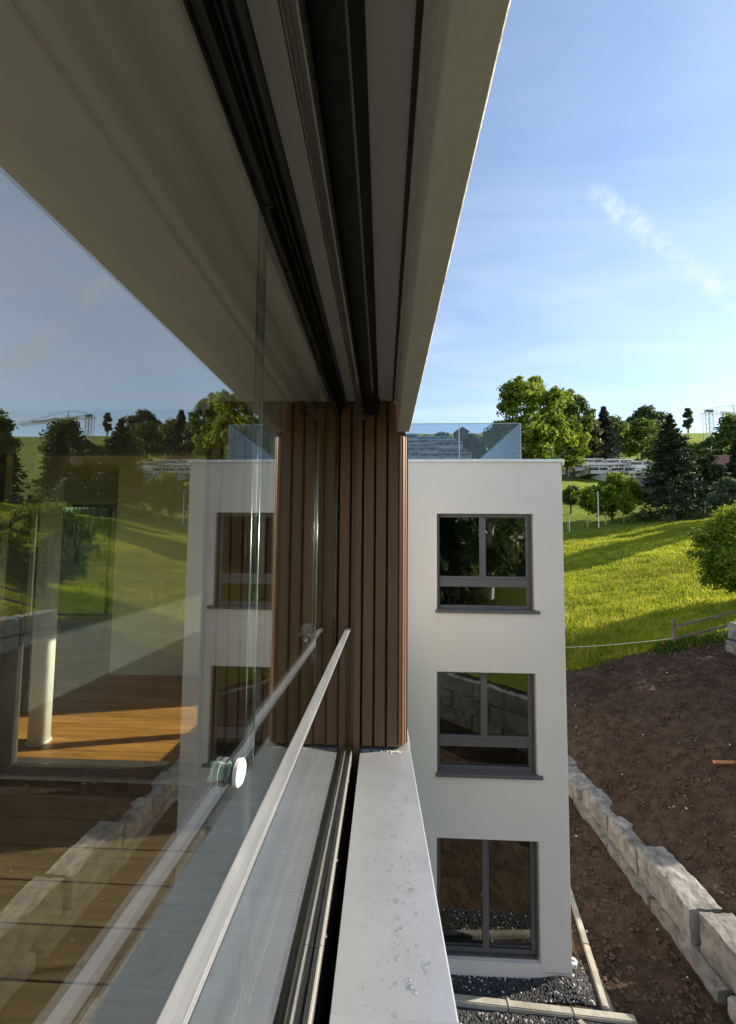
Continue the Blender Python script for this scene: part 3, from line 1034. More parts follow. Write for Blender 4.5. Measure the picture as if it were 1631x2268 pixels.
# window of the room that lets the sun in (stands in the outer wall, along y)
t_ = empty('room_window', 'grey framed room window letting sunlight onto the oak floor', 'window', (-.05, 2.92, .20))
for (a, b, c, d) in ((.0, .06, .001, 1.899), (1.27, 1.329, .001, 1.899), (.60, .69, .53, 1.838), (.061, 1.269, .001, .06), (.061, 1.269, 1.84, 1.899), (.061, 1.269, .40, .529)):
    MB().box(-.035, .035, a + .0005, b - .0005, c, d).build('frame', 'frame', t_)
for (a, b, c, d) in ((.062, .599, .531, 1.838), (.691, 1.268, .531, 1.838), (.062, 1.268, .062, .399)):
    MB().box(-.004, .004, a, b, c, d).build('pane', 'door_pane', t_)
t_ = empty('landscape_window', 'wide dark framed window at the far end of the room', 'window', (-7.35, 7.96, .02))
for (a, b, c, d) in ((0, .06, .001, 2.339), (3.09, 3.149, .001, 2.339), (1.55, 1.62, .062, 2.278), (.061, 3.089, .001, .06), (.061, 3.089, 2.28, 2.339)):
    MB().box(a + .0005, b - .0005, 0, .06, c, d).build('frame', 'frame_dark', t_)
for (a, b) in ((.062, 1.549), (1.621, 3.088)):
    MB().box(a, b, .028, .034, .062, 2.278).build('pane', 'window_pane', t_)

# ------------------------------------------------------------------ white wing building
D = 7.10
XR = 3.222
B = empty('apartment_wing', 'white rendered three storey building wing with grey framed windows', 'building', (0, D, ZG))
holes = [(.970, 2.700, .400, 2.142), (.966, 2.700, -2.425, -.680), (.960, 2.705, -5.480, -3.505)]
oy, oz = -D, -ZG
mb = MB()
wall_open(mb, 'y', 0, .36, -.05, XR, -6.6 + oz, 3.085 + oz, [(a, b, c + oz, d + oz) for a, b, c, d in holes])
wl = weld(mb.build('wall', 'facade', B))
bm = bmesh.new()
bm.from_mesh(wl.data)
ed = [e for e in bm.edges if all(abs(v.co.y) < 1e-4 for v in e.verts) and all(abs(v.co.x - XR) < 1e-4 for v in e.verts)]
bmesh.ops.bevel(bm, geom=ed, offset=.012, segments=2, affect='EDGES')
bm.to_mesh(wl.data)
bm.free()
MB().box(XR - .36, XR, .3605, 9.0, -6.6 + oz, 3.085 + oz).build('side_wall', 'facade', B)
MB().box(-.05, .30, .3605, 9.0, -6.6 + oz, 3.085 + oz).build('side_wall', 'facade', B)
MB().box(.301, XR - .361, 8.6, 9.0, -6.6 + oz, 3.085 + oz).build('back_wall', 'facade', B)
for z in (-5.56, -2.72, .10, 2.86):
    MB().box(.301, XR - .361, .3605, 8.599, z - .22 + oz, z + oz).build('floor_slab', 'oak_dark', B)
for (z0, z1) in ((-5.56, -2.94), (-2.72, -.12), (.10, 2.64)):
    MB().box(.302, .309, .362, 4.5, z0 + oz + .002, z1 + oz - .002).build('inner_lining', 'white_wall', B)
    MB().box(XR - .369, XR - .362, .362, 4.5, z0 + oz + .002, z1 + oz - .002).build('inner_lining', 'white_wall', B)
    MB().box(.31, XR - .37, 4.3, 4.4, z0 + oz + .003, z1 + oz - .003).build('inner_lining', 'white_wall', B)
# plinth line
MB().box(2.7055, XR - .013, -.0035, -.0002, -5.615 + oz, -5.605 + oz).build('plinth_joint', 'concrete', B)
# flashing in two lengths with a joint cover
for (a, b) in ((-.05, 1.655), (1.659, XR + .035)):
    MB().box(a, b, -.032, .42, 3.0855 + oz, 3.135 + oz).build('flashing', 'flashing', B, bevel=.003, seg=1)
MB().box(1.615, 1.70, -.0345, .415, 3.089 + oz, 3.1375 + oz).build('flashing_cover', 'flashing', B, bevel=.002, seg=1)
MB().box(XR + .001, XR + .030, -.030, 9.0, 3.03 + oz, 3.0852 + oz).build('flashing', 'flashing', B)
for i, (a, b, c, d) in enumerate(holes):
    tr = (c + .41, c + .60) if i < 2 else None
    wn = make_window(B, 'window' if i < 2 else 'terrace_door', a, b - .036, c + oz, d + oz, .115, (1.765, 1.875), (tr[0] + oz, tr[1] + oz) if tr else None, fr=.062 if i < 2 else .075)
    # guide rail of the outer blind at the side reveal
    MB().box(b - a - .034, b - a - .012, -.055, .035, .04, d - c - .002).build('guide_rail', 'frame', wn)
    MB().box(b - a - .0115, b - a - .0035, -.035, .005, .04, d - c - .002).build('guide_rail', 'guide', wn)
    if i < 2:
        sl = MB()
        sl.prism([(-.158, -.040), (-.158, .004), (-.150, .010), (-.001, .024), (-.001, -.040)], 'x', -.030, b - a + .080)
        sl.build('sill', 'frame', wn, bevel=.003, seg=1)
        MB().prism([(-.157, .0045), (-.157, .022), (-.060, .055), (-.002, .06), (-.002, .025), (-.148, .011)], 'x', b - a + .0005, b - a + .012).build('sill_end', 'frame', wn)
    else:
        MB().box(.0015, b - a - .037, -.05, -.001, -.02, .035).build('sill', 'frame_dark', wn)
        MB().box(.775, .79, -.020, -.0045, .95, 1.05).build('handle', 'chrome', wn)

# glass balustrade on the wing roof
t_ = empty('roof_balustrade', 'frameless glass balustrade on the flat roof of the white wing', 'balustrade', (0, D + .16, 3.137))
for (a, b) in ((-.05, 1.404), (1.420, 2.548)):
    MB().box(a, b, 0, .016, .012, .716).build('pane', 'roof_pane', t_)
    MB().box(a, b, -.002, .018, .7165, .724).build('top_edge', 'alu', t_)
MB().box(2.550, 2.566, .002, 6.5, .012, .716).build('pane', 'roof_pane', t_)
MB().box(2.549, 2.568, .0185, 6.5, .7165, .724).build('top_edge', 'alu', t_)
MB().box(2.5485, 2.556, -.003, .0015, .012, .716).build('corner_edge', 'alu', t_)
MB().box(1.4045, 1.4195, .003, .013, .012, .716).build('joint_edge', 'alu', t_)
for y0 in (1.6, 3.2, 4.8):
    MB().box(2.551, 2.565, y0, y0 + .012, .7, .7155).build('joint_edge', 'alu', t_)
MB().box(-.05, 2.57, -.02, .04, .0005, .0115).build('base_profile', 'flashing', t_)

# ------------------------------------------------------------------ gravel, kerbs, pipe
mb = MB()
rng = random.Random(14)
k = 0
while k < 7500:
    x, y = rng.uniform(.2, 3.9), rng.uniform(6.2, 7.45)
    if y > 7.09 and x < XR + .01:
        if not (.96 < x < 2.70 and y < 7.2):
            continue
    if y > 6.74 and x > 3.45 + (y - 6.74) * .12:
        continue
    if 6.59 < y < 6.77:
        continue
    r = rng.uniform(.012, .024)
    heap = .10 * math.exp(-((x - 3.0) / .35) ** 2 - ((y - 6.98) / .2) ** 2)
    lump(mb, (x, y, ZG + .012 + heap + rng.uniform(0, .012)), r, rng, .75, 1 if rng.random() < .06 else 0)
    k += 1
o = mb.build('gravel', ['gravel', 'gravel_pale'], fixn=False)
tag(o, 'dark wet gravel with pale chips at the foot of the white wing', 'gravel', kind='stuff')
MB()
o = MB().box(-.5, 3.72, 6.15, 7.35, ZG - .05, ZG + .004).build('gravel_bed', 'gravel')
tag(o, 'dark gravel bed along the base of the white wing', 'gravel bed', kind='structure')
kb = empty('kerb', 'pale concrete edging stones laid around the dark gravel', 'kerb', (0, 0, ZG), kind='structure')
xk = .40
for L in (.62, .99, .99, .93):
    s = MB().box(0, L - .006, -.055, .055, -.10, .085).build('kerb_stone', 'concrete', kb, bevel=.012, loc=(xk, 6.72 - (xk - 1.3) * .055, 0))
    s.rotation_euler = (0, 0, -.055)
    xk += L
yk = 6.70
xk = 3.545
for L in (1.0, 1.0, 1.0, 1.0):
    s = MB().box(-.052, .052, .006, L, -.10, .080).build('kerb_stone', 'concrete', kb, bevel=.012, loc=(xk, yk, 0))
    s.rotation_euler = (0, 0, -.20)
    yk += L * math.cos(.20)
    xk += L * math.sin(.20)
s = MB().box(-.05, .05, -.9, 0, -.10, .070).build('kerb_stone', 'concrete', kb, bevel=.012, loc=(3.05, 6.55, -.02))
s.rotation_euler = (0, 0, .55)
t_ = empty('drain_pipe', 'short white capped drain pipe stub beside the wing corner', 'pipe', (3.345, 7.33, ZG))
MB().tube([(0, 0, -.1), (0, 0, .10)], .055, 20).build('pipe_body', 'house_shade_pipe_grey', t_, smooth_=False)
mb = MB()
for q, (rr, zz) in enumerate(((.062, .1005), (.062, .125), (.028, .128), (.024, .115))):
    for i in range(20):
        a = i * math.pi / 10
        mb.v.append((rr * math.cos(a), rr * math.sin(a), zz))
for q in range(3):
    for i in range(20):
        mb.f.append((q * 20 + i, q * 20 + (i + 1) % 20, q * 20 + 20 + (i + 1) % 20, q * 20 + 20 + i))
mb.m = [0] * len(mb.f)
mb.build('pipe_cap', 'white_paint', t_)


# ------------------------------------------------------------------ quarried stone walls
def stone_mesh(L, Dp, H, seed, nu=15, nv=7, nw=7):
    """rough block: local x depth 0..Dp, y length 0..L, z 0..H"""
    bmq = bmesh.new()
    bmesh.ops.create_cube(bmq, size=1)
    bmesh.ops.subdivide_edges(bmq, edges=[e for e in bmq.edges if abs(e.verts[0].co.y - e.verts[1].co.y) > .5], cuts=nu, use_grid_fill=True)
    bmesh.ops.subdivide_edges(bmq, edges=[e for e in bmq.edges if abs(e.verts[0].co.x - e.verts[1].co.x) > .5], cuts=nv, use_grid_fill=True)
    bmesh.ops.subdivide_edges(bmq, edges=[e for e in bmq.edges if abs(e.verts[0].co.z - e.verts[1].co.z) > .5], cuts=nw, use_grid_fill=True)
    for v in bmq.verts:
        c = v.co
        ex = sum(abs(abs(q) - .5) < 1e-4 for q in c)
        p = Vector(((c.x + .5) * Dp, (c.y + .5) * L, (c.z + .5) * H))
        s_ = Vector((p.x * 2.2 + seed * 7.3, p.y * 2.2, p.z * 2.2))
        dv = noise.noise_vector(s_) * .035 + noise.noise_vector(s_ * 3.1) * .018 + noise.noise_vector(s_ * 8.3) * .010
        dv.y *= .5
        if ex >= 2:
            p = p + (Vector((Dp / 2, L / 2, H / 2)) - p).normalized() * (.008 + .035 * abs(noise.noise(s_ * 2)))
        if c.z > .45:
            dv.z *= 1.5
        v.co = p + dv
    me = bpy.data.meshes.new('stone_block')
    bmq.to_mesh(me)
    bmq.free()
    me.materials.append(MT['stone'])
    return me


def stone(parent, me, loc, rotz=0.0):
    ob = bpy.data.objects.new('stone_block', me)
    COL.objects.link(ob)
    ob.parent = parent
    ob.location = loc
    ob.rotation_euler = (0, 0, rotz)
    return ob


W1 = empty('stone_wall', 'two course retaining wall of grey quarried blocks along the soil trench', 'stone wall', (5.58, 8, ZG))
blocks = [(5.0, 6.1, -4.80, .72), (6.12, 7.53, -4.82, .70), (7.58, 9.12, -4.90, .66), (9.16, 10.36, -5.12, .50), (10.40, 11.66, -5.24, .46), (11.70, 12.9, -5.28, .42), (12.95, 14.2, -5.30, .42), (14.25, 15.6, -5.3, .42), (3.4, 4.95, -4.75, .75), (1.8, 3.35, -4.7, .8)]
for i, (a, b, zt, h) in enumerate(blocks):
    stone(W1, stone_mesh(b - a - .055, .58, h, i + 1), (0.0 + .055 * math.sin(i * 2.1), a - 8, zt - h - ZG + .02 * math.sin(i * 3.3)), .03 * math.sin(i * 1.7))
lower = [(1.5, 3.9), (3.94, 5.5), (5.54, 6.85), (6.9, 8.55), (8.6, 10.1), (10.12, 11.8), (11.84, 13.5), (13.54, 15.4)]
for i, (a, b) in enumerate(lower):
    zt = interp((a + b) / 2, [(6, -5.49), (8, -5.53), (10, -5.60), (12, -5.68)])
    stone(W1, stone_mesh(b - a - .05, .60, .5, i + 31), (-.13 + .03 * math.sin(i * 1.3), a - 8, zt - .5 - ZG), .01 * math.sin(i))
W2 = empty('stone_wall', 'upper stack of grey quarried blocks at the right edge of the soil bank', 'stone wall', (12.90, 15.3, -1.95))
for i, (dx, y0, L, z0, h) in enumerate(((0, -1.6, 1.6, .10, .62), (.05, -3.3, 1.66, .14, .6), (.12, -5.0, 1.66, .16, .6), (-.16, -1.75, 1.7, -.52, .60), (-.14, -3.5, 1.7, -.50, .6), (-.12, -5.2, 1.66, -.5, .6), (-.4, -2.6, 1.8, -1.12, .58), (-.42, -4.5, 1.8, -1.12, .58))):
    stone(W2, stone_mesh(L, .62, h, i + 61), (dx, y0, z0), .01 * math.sin(i * 2))
W3 = empty('stone_wall', 'tall wall of pale quarried blocks mirrored in the middle window', 'stone wall', (1.2, -3.85, ZG))
for c in range(3):
    y = -.35 * (c % 2)
    i = 0
    while y < 6.0:
        L = 1.5 + .35 * math.sin(c * 3.1 + i * 1.9)
        stone(W3, stone_mesh(L, .6, .62, 100 + c * 20 + i, 6, 3, 3), (.06 * c, y, c * .63 - .05))
        y += L + .02
        i += 1
W3.rotation_euler = (0, 0, rad(-44))
mb = MB()
for j in range(5):
    for i in range(16):
        u, v_ = -1 + i * .55, .5 + j * .9
        zz = 1.80 + .26 * v_ - .10 * max(0, v_ - 2.2) ** 2 + .12 * noise.noise((u * .8, v_ * .8, 3))
        mb.v.append((v_, u, zz))
for j in range(4):
    for i in range(15):
        a = j * 16 + i
        mb.f.append((a, a + 1, a + 17, a + 16))
mb.m = [0] * len(mb.f)
o = mb.build('ground_bank', 'grass_ground', smooth_=True, loc=(1.2, -3.85, ZG))
o.rotation_euler = (0, 0, rad(-44))
tag(o, 'grass bank above the block wall, mirrored in the middle window', 'bank', kind='structure')
mb = MB()
for (x, y, dx, dy) in ((8.8, 10.5, .42, .10),):
    mb.box(x - dx, x + dx, y - .04, y + .04, T(x, y) + .02, T(x, y) + .075)
o = mb.build('timber_offcut', 'timber_orange', bevel=.005, seg=1)
o.rotation_euler = (0, 0, 0)
tag(o, 'orange timber offcut lying on the soil bank', 'timber')

# ------------------------------------------------------------------ fences, poles, rope
FB = (12.05, 16.83)
t_ = empty('wooden_fence', 'weathered two rail wooden fence at the meadow edge', 'fence', (FB[0], FB[1], T(*FB)))
fpts = [(0, 0), (2.6, -.15), (5.2, -.35), (7.8, -.6)]
for i, (dx, dy) in enumerate(fpts):
    z = T(FB[0] + dx, FB[1] + dy) - T(*FB)
    MB().tube([(dx, dy, z - .3), (dx, dy, z + 1.08), (dx, dy, z + 1.12)], [.075, .068, .055], 9).build('post', 'fence_wood', t_)
    if i < 3:
        ex, ey = fpts[i + 1]
        z2 = T(FB[0] + ex, FB[1] + ey) - T(*FB)
        for h in (.88, .40):
            rl = MB()
            rl.add([(dx + .03, dy - .085, z + h - .055), (ex + .03, ey - .085, z2 + h - .055), (ex + .03, ey - .085, z2 + h + .055), (dx + .03, dy - .085, z + h + .055),
                    (dx + .03, dy - .125, z + h - .055), (ex + .03, ey - .125, z2 + h - .055), (ex + .03, ey - .125, z2 + h + .055), (dx + .03, dy - .125, z + h + .055)],
                   [(0, 1, 2, 3), (7, 6, 5, 4), (0, 4, 5, 1), (1, 5, 6, 2), (2, 6, 7, 3), (3, 7, 4, 0)])
            rl.build('rail', 'fence_wood', t_, bevel=.01, seg=1)
t_ = empty('marker_stake', 'small survey stake with orange tip beside the fence post', 'stake', (11.72, 16.95, T(11.72, 16.95)))
MB().box(-.03, .03, -.03, .03, -.1, .22).build('stake', 'post_pale', t_)
MB().box(-.034, .034, -.034, .034, .2205, .30).build('tip', 'orange', t_)
pts = []
for k in range(13):
    s = k / 12
    x, y = 12.0 - 4.4 * s, 16.9 + 3.9 * s
    pts.append((x, y, T(12.0, 16.9) * (1 - s) + T(7.6, 20.8) * s + .36 - .10 * math.sin(math.pi * s)))
o = MB().tube(pts, .011, 5).build('boundary_rope', 'rope')
tag(o, 'thin white rope stretched from the fence post along the grass edge', 'rope')

t_ = empty('pasture_fence', 'far pasture fence of pale posts and thin wires below the trees', 'fence', (34, 69, T(34, 69)))
prev = None
for i in range(14):
    x = 28.5 + i * 3.4
    y = 69.0 + .04 * (x - 34) - .5 * math.sin(i)
    z = T(x, y) + .4
    hgt = 1.25 + .2 * math.sin(i * 2.3)
    MB().tube([(x - 34, y - 69, z - T(34, 69) - 1.2), (x - 34, y - 69, z - T(34, 69) + hgt)], .085 if i % 3 else .11, 7).build('post', 'post_pale', t_)
    if prev:
        for h in (.45, .95):
            MB().tube([(prev[0] - 34, prev[1] - 69, prev[2] + h - T(34, 69)), (x - 34, y - 69, z + h - T(34, 69))], .018, 4).build('wire', 'post_pale', t_)
    prev = (x, y, z)
t_ = empty('white_mast', 'slim white mast standing at the far pasture fence', 'mast', (36.6, 67.5, T(36.6, 67.5)))
MB().tube([(0, 0, -.5), (0, 0, 5.6)], [.095, .075], 10).build('pole', 'white_paint', t_)
MB().tube([(0, 0, 5.6), (0, 0, 5.75)], [.11, .08], 10).build('cap', 'white_paint', t_)
t_ = empty('white_mast', 'tiny white stake in the grass near the wing corner', 'stake', (31.0, 66.0, T(31, 66)))
MB().tube([(0, 0, -.5), (0, 0, 1.6)], [.07, .06], 8).build('pole', 'white_paint', t_)

# ------------------------------------------------------------------ trees


def limb(mb, p, d, L, r, rng, depth, nsub):
    pts, rs = [Vector(p)], [r]
    q, dd = Vector(p), Vector(d).normalized()
    for k in range(4):
        dd = (dd + Vector((rng.uniform(-.2, .2), rng.uniform(-.2, .2), rng.uniform(-.05, .15)))).normalized()
        q = q + dd * L / 4
        pts.append(q.copy())
        rs.append(r * (1 - .2 * (k + 1)))
    mb.tube(pts, rs, 6 if depth else 5, caps=False)
    if depth:
        for k in range(nsub):
            i = rng.randint(1, 4)
            a = rng.uniform(0, 6.28)
            nd = dd + Vector((math.cos(a), math.sin(a), rng.uniform(-.1, .5))) * .9
            limb(mb, pts[i], nd, L * rng.uniform(.45, .7), rs[i] * .55, rng, depth - 1, nsub)


def leaf_cloud(centres, n, leaf, rng, droop=0.0):
    """numpy: n leaf-clump quads spread over clusters (x,y,z,r); two crossed tilted quads' worth of random facing"""
    g = np.random.default_rng(rng.randint(0, 10 ** 6))
    c = np.array(centres)
    wgt = c[:, 3] ** 2
    ci = g.choice(len(c), n, p=wgt / wgt.sum())
    d = g.normal(size=(n, 3))
    d /= np.linalg.norm(d, axis=1)[:, None]
    d[:, 2] = np.abs(d[:, 2]) * np.where(g.random(n) < .72, 1, -1)
    rr = c[ci, 3] * (g.random(n) ** .42) * g.uniform(.85, 1.2, n)
    p = c[ci, :3] + d * rr[:, None] * np.array([1, 1, .8])
    p[:, 2] -= droop * rr * g.random(n)
    nn = d * .8 + g.normal(size=(n, 3)) * .7 + np.array([0, 0, .35])
    nn /= np.linalg.norm(nn, axis=1)[:, None]
    a = np.cross(nn, g.normal(size=(n, 3)))
    a /= np.linalg.norm(a, axis=1)[:, None]
    b = np.cross(nn, a)
    s = leaf * g.uniform(.55, 1.35, n)[:, None]
    el = g.uniform(.45, .8, n)[:, None]
    V = np.stack([p - a * s, p + b * s * el * .8 + nn * s * .12, p + a * s, p - b * s * el], 1).reshape(-1, 3)
    return V


def mesh_quads(name, V, mk, parent):
    n = len(V) // 4
    me = bpy.data.meshes.new(name)
    me.vertices.add(len(V))
    me.vertices.foreach_set('co', V.astype(np.float32).ravel())
    me.loops.add(len(V))
    me.loops.foreach_set('vertex_index', np.arange(len(V), dtype=np.int32))
    me.polygons.add(n)
    me.polygons.foreach_set('loop_start', np.arange(n, dtype=np.int32) * 4)
    me.polygons.foreach_set('loop_total', np.full(n, 4, np.int32))
    me.materials.append(MT[mk])
    me.update(calc_edges=True)
    ob = bpy.data.objects.new(name, me)
    COL.objects.link(ob)
    ob.parent = parent
    return ob


def broadleaf(name, label, x, y, h, w, mk, leaf, n, seed, base=.25, group=None, bark='bark', z0=None, lean=0, shape=1.0, cat='tree', nclus=46, cr=.15, droop=0.0):
    rng = random.Random(seed)
    z = T(x, y) if z0 is None else z0
    t = empty(name, label, cat, (x, y, z), group)
    mb = MB()
    th = h * (base + .35)
    limb_pts = [(0, 0, -.6), (lean * .1, 0, th * .5), (lean * .3, 0, th)]
    r0 = h * .020 + .05
    mb.tube(limb_pts, [r0 * 1.25, r0, r0 * .6], 8)
    for k in range(8):
        a = k * 2.4 + rng.random()
        f = rng.uniform(.5, 1.0)
        limb(mb, (lean * .3 * f, 0, th * f), (math.cos(a), math.sin(a), rng.uniform(.5, 1.2)), w * rng.uniform(.35, .5), r0 * .42, rng, 1, 2)
    mb.build('trunk', bark, t, fixn=False)
    cs = []
    ch = h * (1 - base)
    while len(cs) < nclus:
        u = Vector((rng.gauss(0, 1), rng.gauss(0, 1), rng.gauss(0, 1))).normalized()
        k = rng.uniform(.45, 1.0) ** .6
        zz = u.z * k
        wid = (1 - .28 * shape * max(0, zz)) * (1 + .10 * math.sin(3 * math.atan2(u.y, u.x) + seed))
        cx, cy2 = u.x * k * wid * w * .40, u.y * k * wid * w * .40
        cz = h * base + ch * (.5 + zz * .43)
        rr = w * cr * rng.uniform(.7, 1.35)
        if len(cs) % 4 == 0:                        # stray sprays that break the outline
            q_ = rng.uniform(1.06, 1.24)
            cx, cy2, cz = cx * q_, cy2 * q_, h * base + ch * (.5 + zz * .43 * q_)
            rr *= .55
        cs.append((cx + lean * (cz / h), cy2, cz, rr))
    V = leaf_cloud(cs, n, leaf, rng, droop)
    mesh_quads('crown', V, mk, t)
    return t


def conifer(name, label, x, y, h, w, mk, n, seed, bare=.07, group=None, leaf=.45, ragged=.25, z0=None):
    rng = random.Random(seed)
    g = np.random.default_rng(seed)
    z = T(x, y) if z0 is None else z0
    t = empty(name, label, 'tree', (x, y, z), group)
    mb = MB()
    mb.tube([(0, 0, -.6), (0, 0, h * .5), (0, 0, h * .97)], [h * .022 + .05, h * .013, .02], 8)
    Vs = []
    nb = int(h * 7)
    per = max(6, n // nb)
    for k in range(nb):
        f = (k + rng.random()) / nb
        f = f ** .85
        zz = h * (bare + (1 - bare) * f)
        L = w * .5 * ((1 - f) ** .8 + .03) * rng.uniform(1 - ragged, 1 + ragged * .6)
        a = k * 2.399 + rng.uniform(-.3, .3)
        d = Vector((math.cos(a), math.sin(a), 0))
        droop = rng.uniform(.12, .38) * L
        end = d * L + Vector((0, 0, -droop + .12 * L * f))
        mb.tube([(0, 0, zz), d * L * .5 + Vector((0, 0, zz - droop * .2)), end + Vector((0, 0, zz))], [.06, .04, .012], 4, caps=False)
        s = g.random(per) ** .7
        p = np.outer(s, np.array(end)) + np.array([0, 0, zz]) + g.normal(size=(per, 3)) * np.array([.16, .16, .12]) * L * .55
        p[:, 2] -= g.random(per) * .14 * L
        nn = g.normal(size=(per, 3)) * .7 + np.array([0, 0, .9])
        nn /= np.linalg.norm(nn, axis=1)[:, None]
        aa = np.cross(nn, np.cross(np.array(d), nn) + g.normal(size=(per, 3)) * .35)
        aa /= np.linalg.norm(aa, axis=1)[:, None] + 1e-9
        bb = np.cross(nn, aa)
        sz = leaf * g.uniform(.6, 1.3, per)[:, None]
        Vs.append(np.stack([p - aa * sz, p + bb * sz * .35, p + aa * sz, p - bb * sz * .35 - np.array([0, 0, .1])], 1).reshape(-1, 3))
    mb.build('trunk', 'bark', t, fixn=False)
    mesh_quads('crown', np.concatenate(Vs), mk, t)
    return t


def at(px, Y):
    return (px - 850) / 860.0 * Y


GT = 'trees on the hillside'
broadleaf('maple_tree', 'huge bright green broad tree rising behind the roof balustrade', 29.6, 80, 30.0, 20.5, 'leaf_bright', .42, 17000, 1, .18, GT, nclus=125, cr=.088, lean=.5)
broadleaf('lime_tree', 'tall mid green tree just right of and behind the huge one', 62, 130, 32, 16, 'leaf_mid', .55, 8000, 2, .1, GT, nclus=60, cr=.13)
conifer('fir_tree', 'dark blue grey fir standing between the two leafy groups', 77.5, 138, 23.5, 12, 'needle_blue', 5200, 3, .1, GT, .75)
broadleaf('ash_tree', 'low leafy tree under the huge tree, beside the wing roof', 41, 108, 19, 11, 'leaf_mid', .42, 4800, 4, .08, GT)
broadleaf('ash_tree', 'yellowish green tree below the tall lime', 58, 124, 23, 13, 'leaf_bright', .45, 5600, 5, .05, GT)
broadleaf('ash_tree', 'olive green tree right above the terraced white houses', 71, 138, 22, 13, 'leaf_olive', .5, 5200, 6, .05, GT)
broadleaf('ash_tree', 'rounded dull green tree behind the terraced white houses', 84, 146, 21, 15, 'leaf_mid', .55, 5200, 7, .05, GT)
broadleaf('ash_tree', 'small green tree between the white houses and the ridge tree', 98, 150, 20, 15, 'leaf_mid', .55, 5200, 8, .05, GT)
broadleaf('oak_tree', 'round crowned dark tree standing alone on the ridge', 127, 190, 22, 18.5, 'leaf_dark', .7, 6500, 9, .12, GT, nclus=60)
broadleaf('oak_tree', 'light green tree leaning on the left of the ridge tree', 112, 184, 13, 11, 'leaf_mid', .6, 3200, 10, .05, GT)
broadleaf('poplar_tree', 'slim columnar poplar alone on the skyline', 174, 226, 16, 4.6, 'leaf_dark', .6, 2400, 11, .06, GT, shape=1.6, nclus=26, cr=.28)
conifer('spruce_tree', 'big dark spruce with grey trunk at the far pasture fence', 47.9, 66, 17.5, 10.5, 'needle', 10500, 12, .09, GT, .40, .55)
broadleaf('chestnut_tree', 'wide sunlit bushy tree beside the white mast', 40.3, 70, 8.2, 11.5, 'leaf_bright', .30, 9000, 13, .10, GT, nclus=70, cr=.11, shape=.4)
broadleaf('fruit_tree', 'small slender tree at the corner of the white wing', 37.0, 78, 5.6, 3.8, 'leaf_mid', .26, 1800, 14, .25, GT)
broadleaf('walnut_tree', 'dark leafy tree in the shade right of the big spruce', 57.5, 72, 11.5, 9.5, 'leaf_dark', .40, 5000, 15, .05, GT)
broadleaf('willow_shrub', 'pale grey green shrub in front of the dark trees', 49.5, 58, 6.0, 5.2, 'leaf_grey', .22, 3600, 16, .08, GT, cat='shrub')
conifer('spruce_tree', 'dark spruce at the right edge below the crane', 64, 71, 15.5, 9, 'needle', 5500, 17, .05, GT, .42)
broadleaf('ash_tree', 'sunlit leafy tree at the right edge in front of the crane jib', 88, 100, 19, 13, 'leaf_mid', .45, 5200, 18, .06, GT)
broadleaf('birch_tree', 'yellow tinged tree under the crane mast', 88, 112, 12, 10, 'leaf_olive', .42, 3800, 19, .05, GT)
broadleaf('ash_tree', 'leafy green tree below the poplar, behind the spruce', 75, 104, 15, 14, 'leaf_mid', .42, 4600, 20, .03, GT)
broadleaf('hazel_bush', 'large rounded hazel bush in the meadow at the right edge', 18.3, 20.2, 5.1, 5.3, 'leaf_bright', .085, 26000, 21, -.04, None, z0=T(18.3, 20.2) - .1, cat='bush', nclus=120, cr=.105, shape=.3)
broadleaf('cherry_tree', 'meadow tree beyond the right edge, mirrored in the glass', 57, 51, 15.5, 9, 'leaf_mid', .34, 4600, 22, .2, 'trees mirrored in the balcony glass')
broadleaf('cherry_tree', 'wide tree casting the long shadow across the meadow', 70, 56, 13.5, 10, 'leaf_mid', .40, 4600, 23, .15, 'trees mirrored in the balcony glass')
broadleaf('cherry_tree', 'tall tree at the fence end, mirrored at the left edge', 84, 74, 15, 12, 'leaf_mid', .45, 4200, 24, .1, 'trees mirrored in the balcony glass')
conifer('spruce_tree', 'dark spruce far right, shading the upper meadow edge', 73, 69, 15, 9, 'needle', 4200, 25, .06, 'trees mirrored in the balcony glass', .45)
for i_, (x_, y_, lb_) in enumerate(((37.5, 152, 'added dark tree for hill shade behind the left part of the roof balustrade corner'), (44.5, 156, 'added dark tree for hill shade behind the roof balustrade, next to the huge tree'), (51.5, 150, 'added dark tree for hill shade seen through the corner pane of the roof balustrade'), (46, 172, 'added dark tree for hill shade higher up the slope behind the roof balustrade'), (19, 188, 'leftmost ridge tree added for hill shade behind the roof balustrade, next to the clad wall'), (29, 192, 'ridge tree added for hill shade behind the roof balustrade, left of the chalet'), (42, 190, 'ridge tree added for hill shade behind the roof balustrade, right of the chalet'))):
    broadleaf('hill_shade_tree', lb_, x_, y_, 13.5 if y_ < 180 else 9.0, 12.5, 'leaf_dark', .5, 3600, 60 + i_, .02, GT)  # dark crowns added to stand for the shaded hillside
# bare shrub by the houses
rng = random.Random(31)
t_ = empty('bare_tree', 'leafless grey tree in front of the terraced white houses', 'tree', (63, 104, T(63, 104)), GT)
mb = MB()
mb.tube([(0, 0, -.5), (0, 0, 4)], [.25, .15], 6)
for k in range(9):
    a = k * 2.4
    limb(mb, (0, 0, 2 + .25 * k), (math.cos(a), math.sin(a), 1.6), rng.uniform(3, 5), .10, rng, 2, 2)
mb.build('trunk', 'bark', t_, fixn=False)
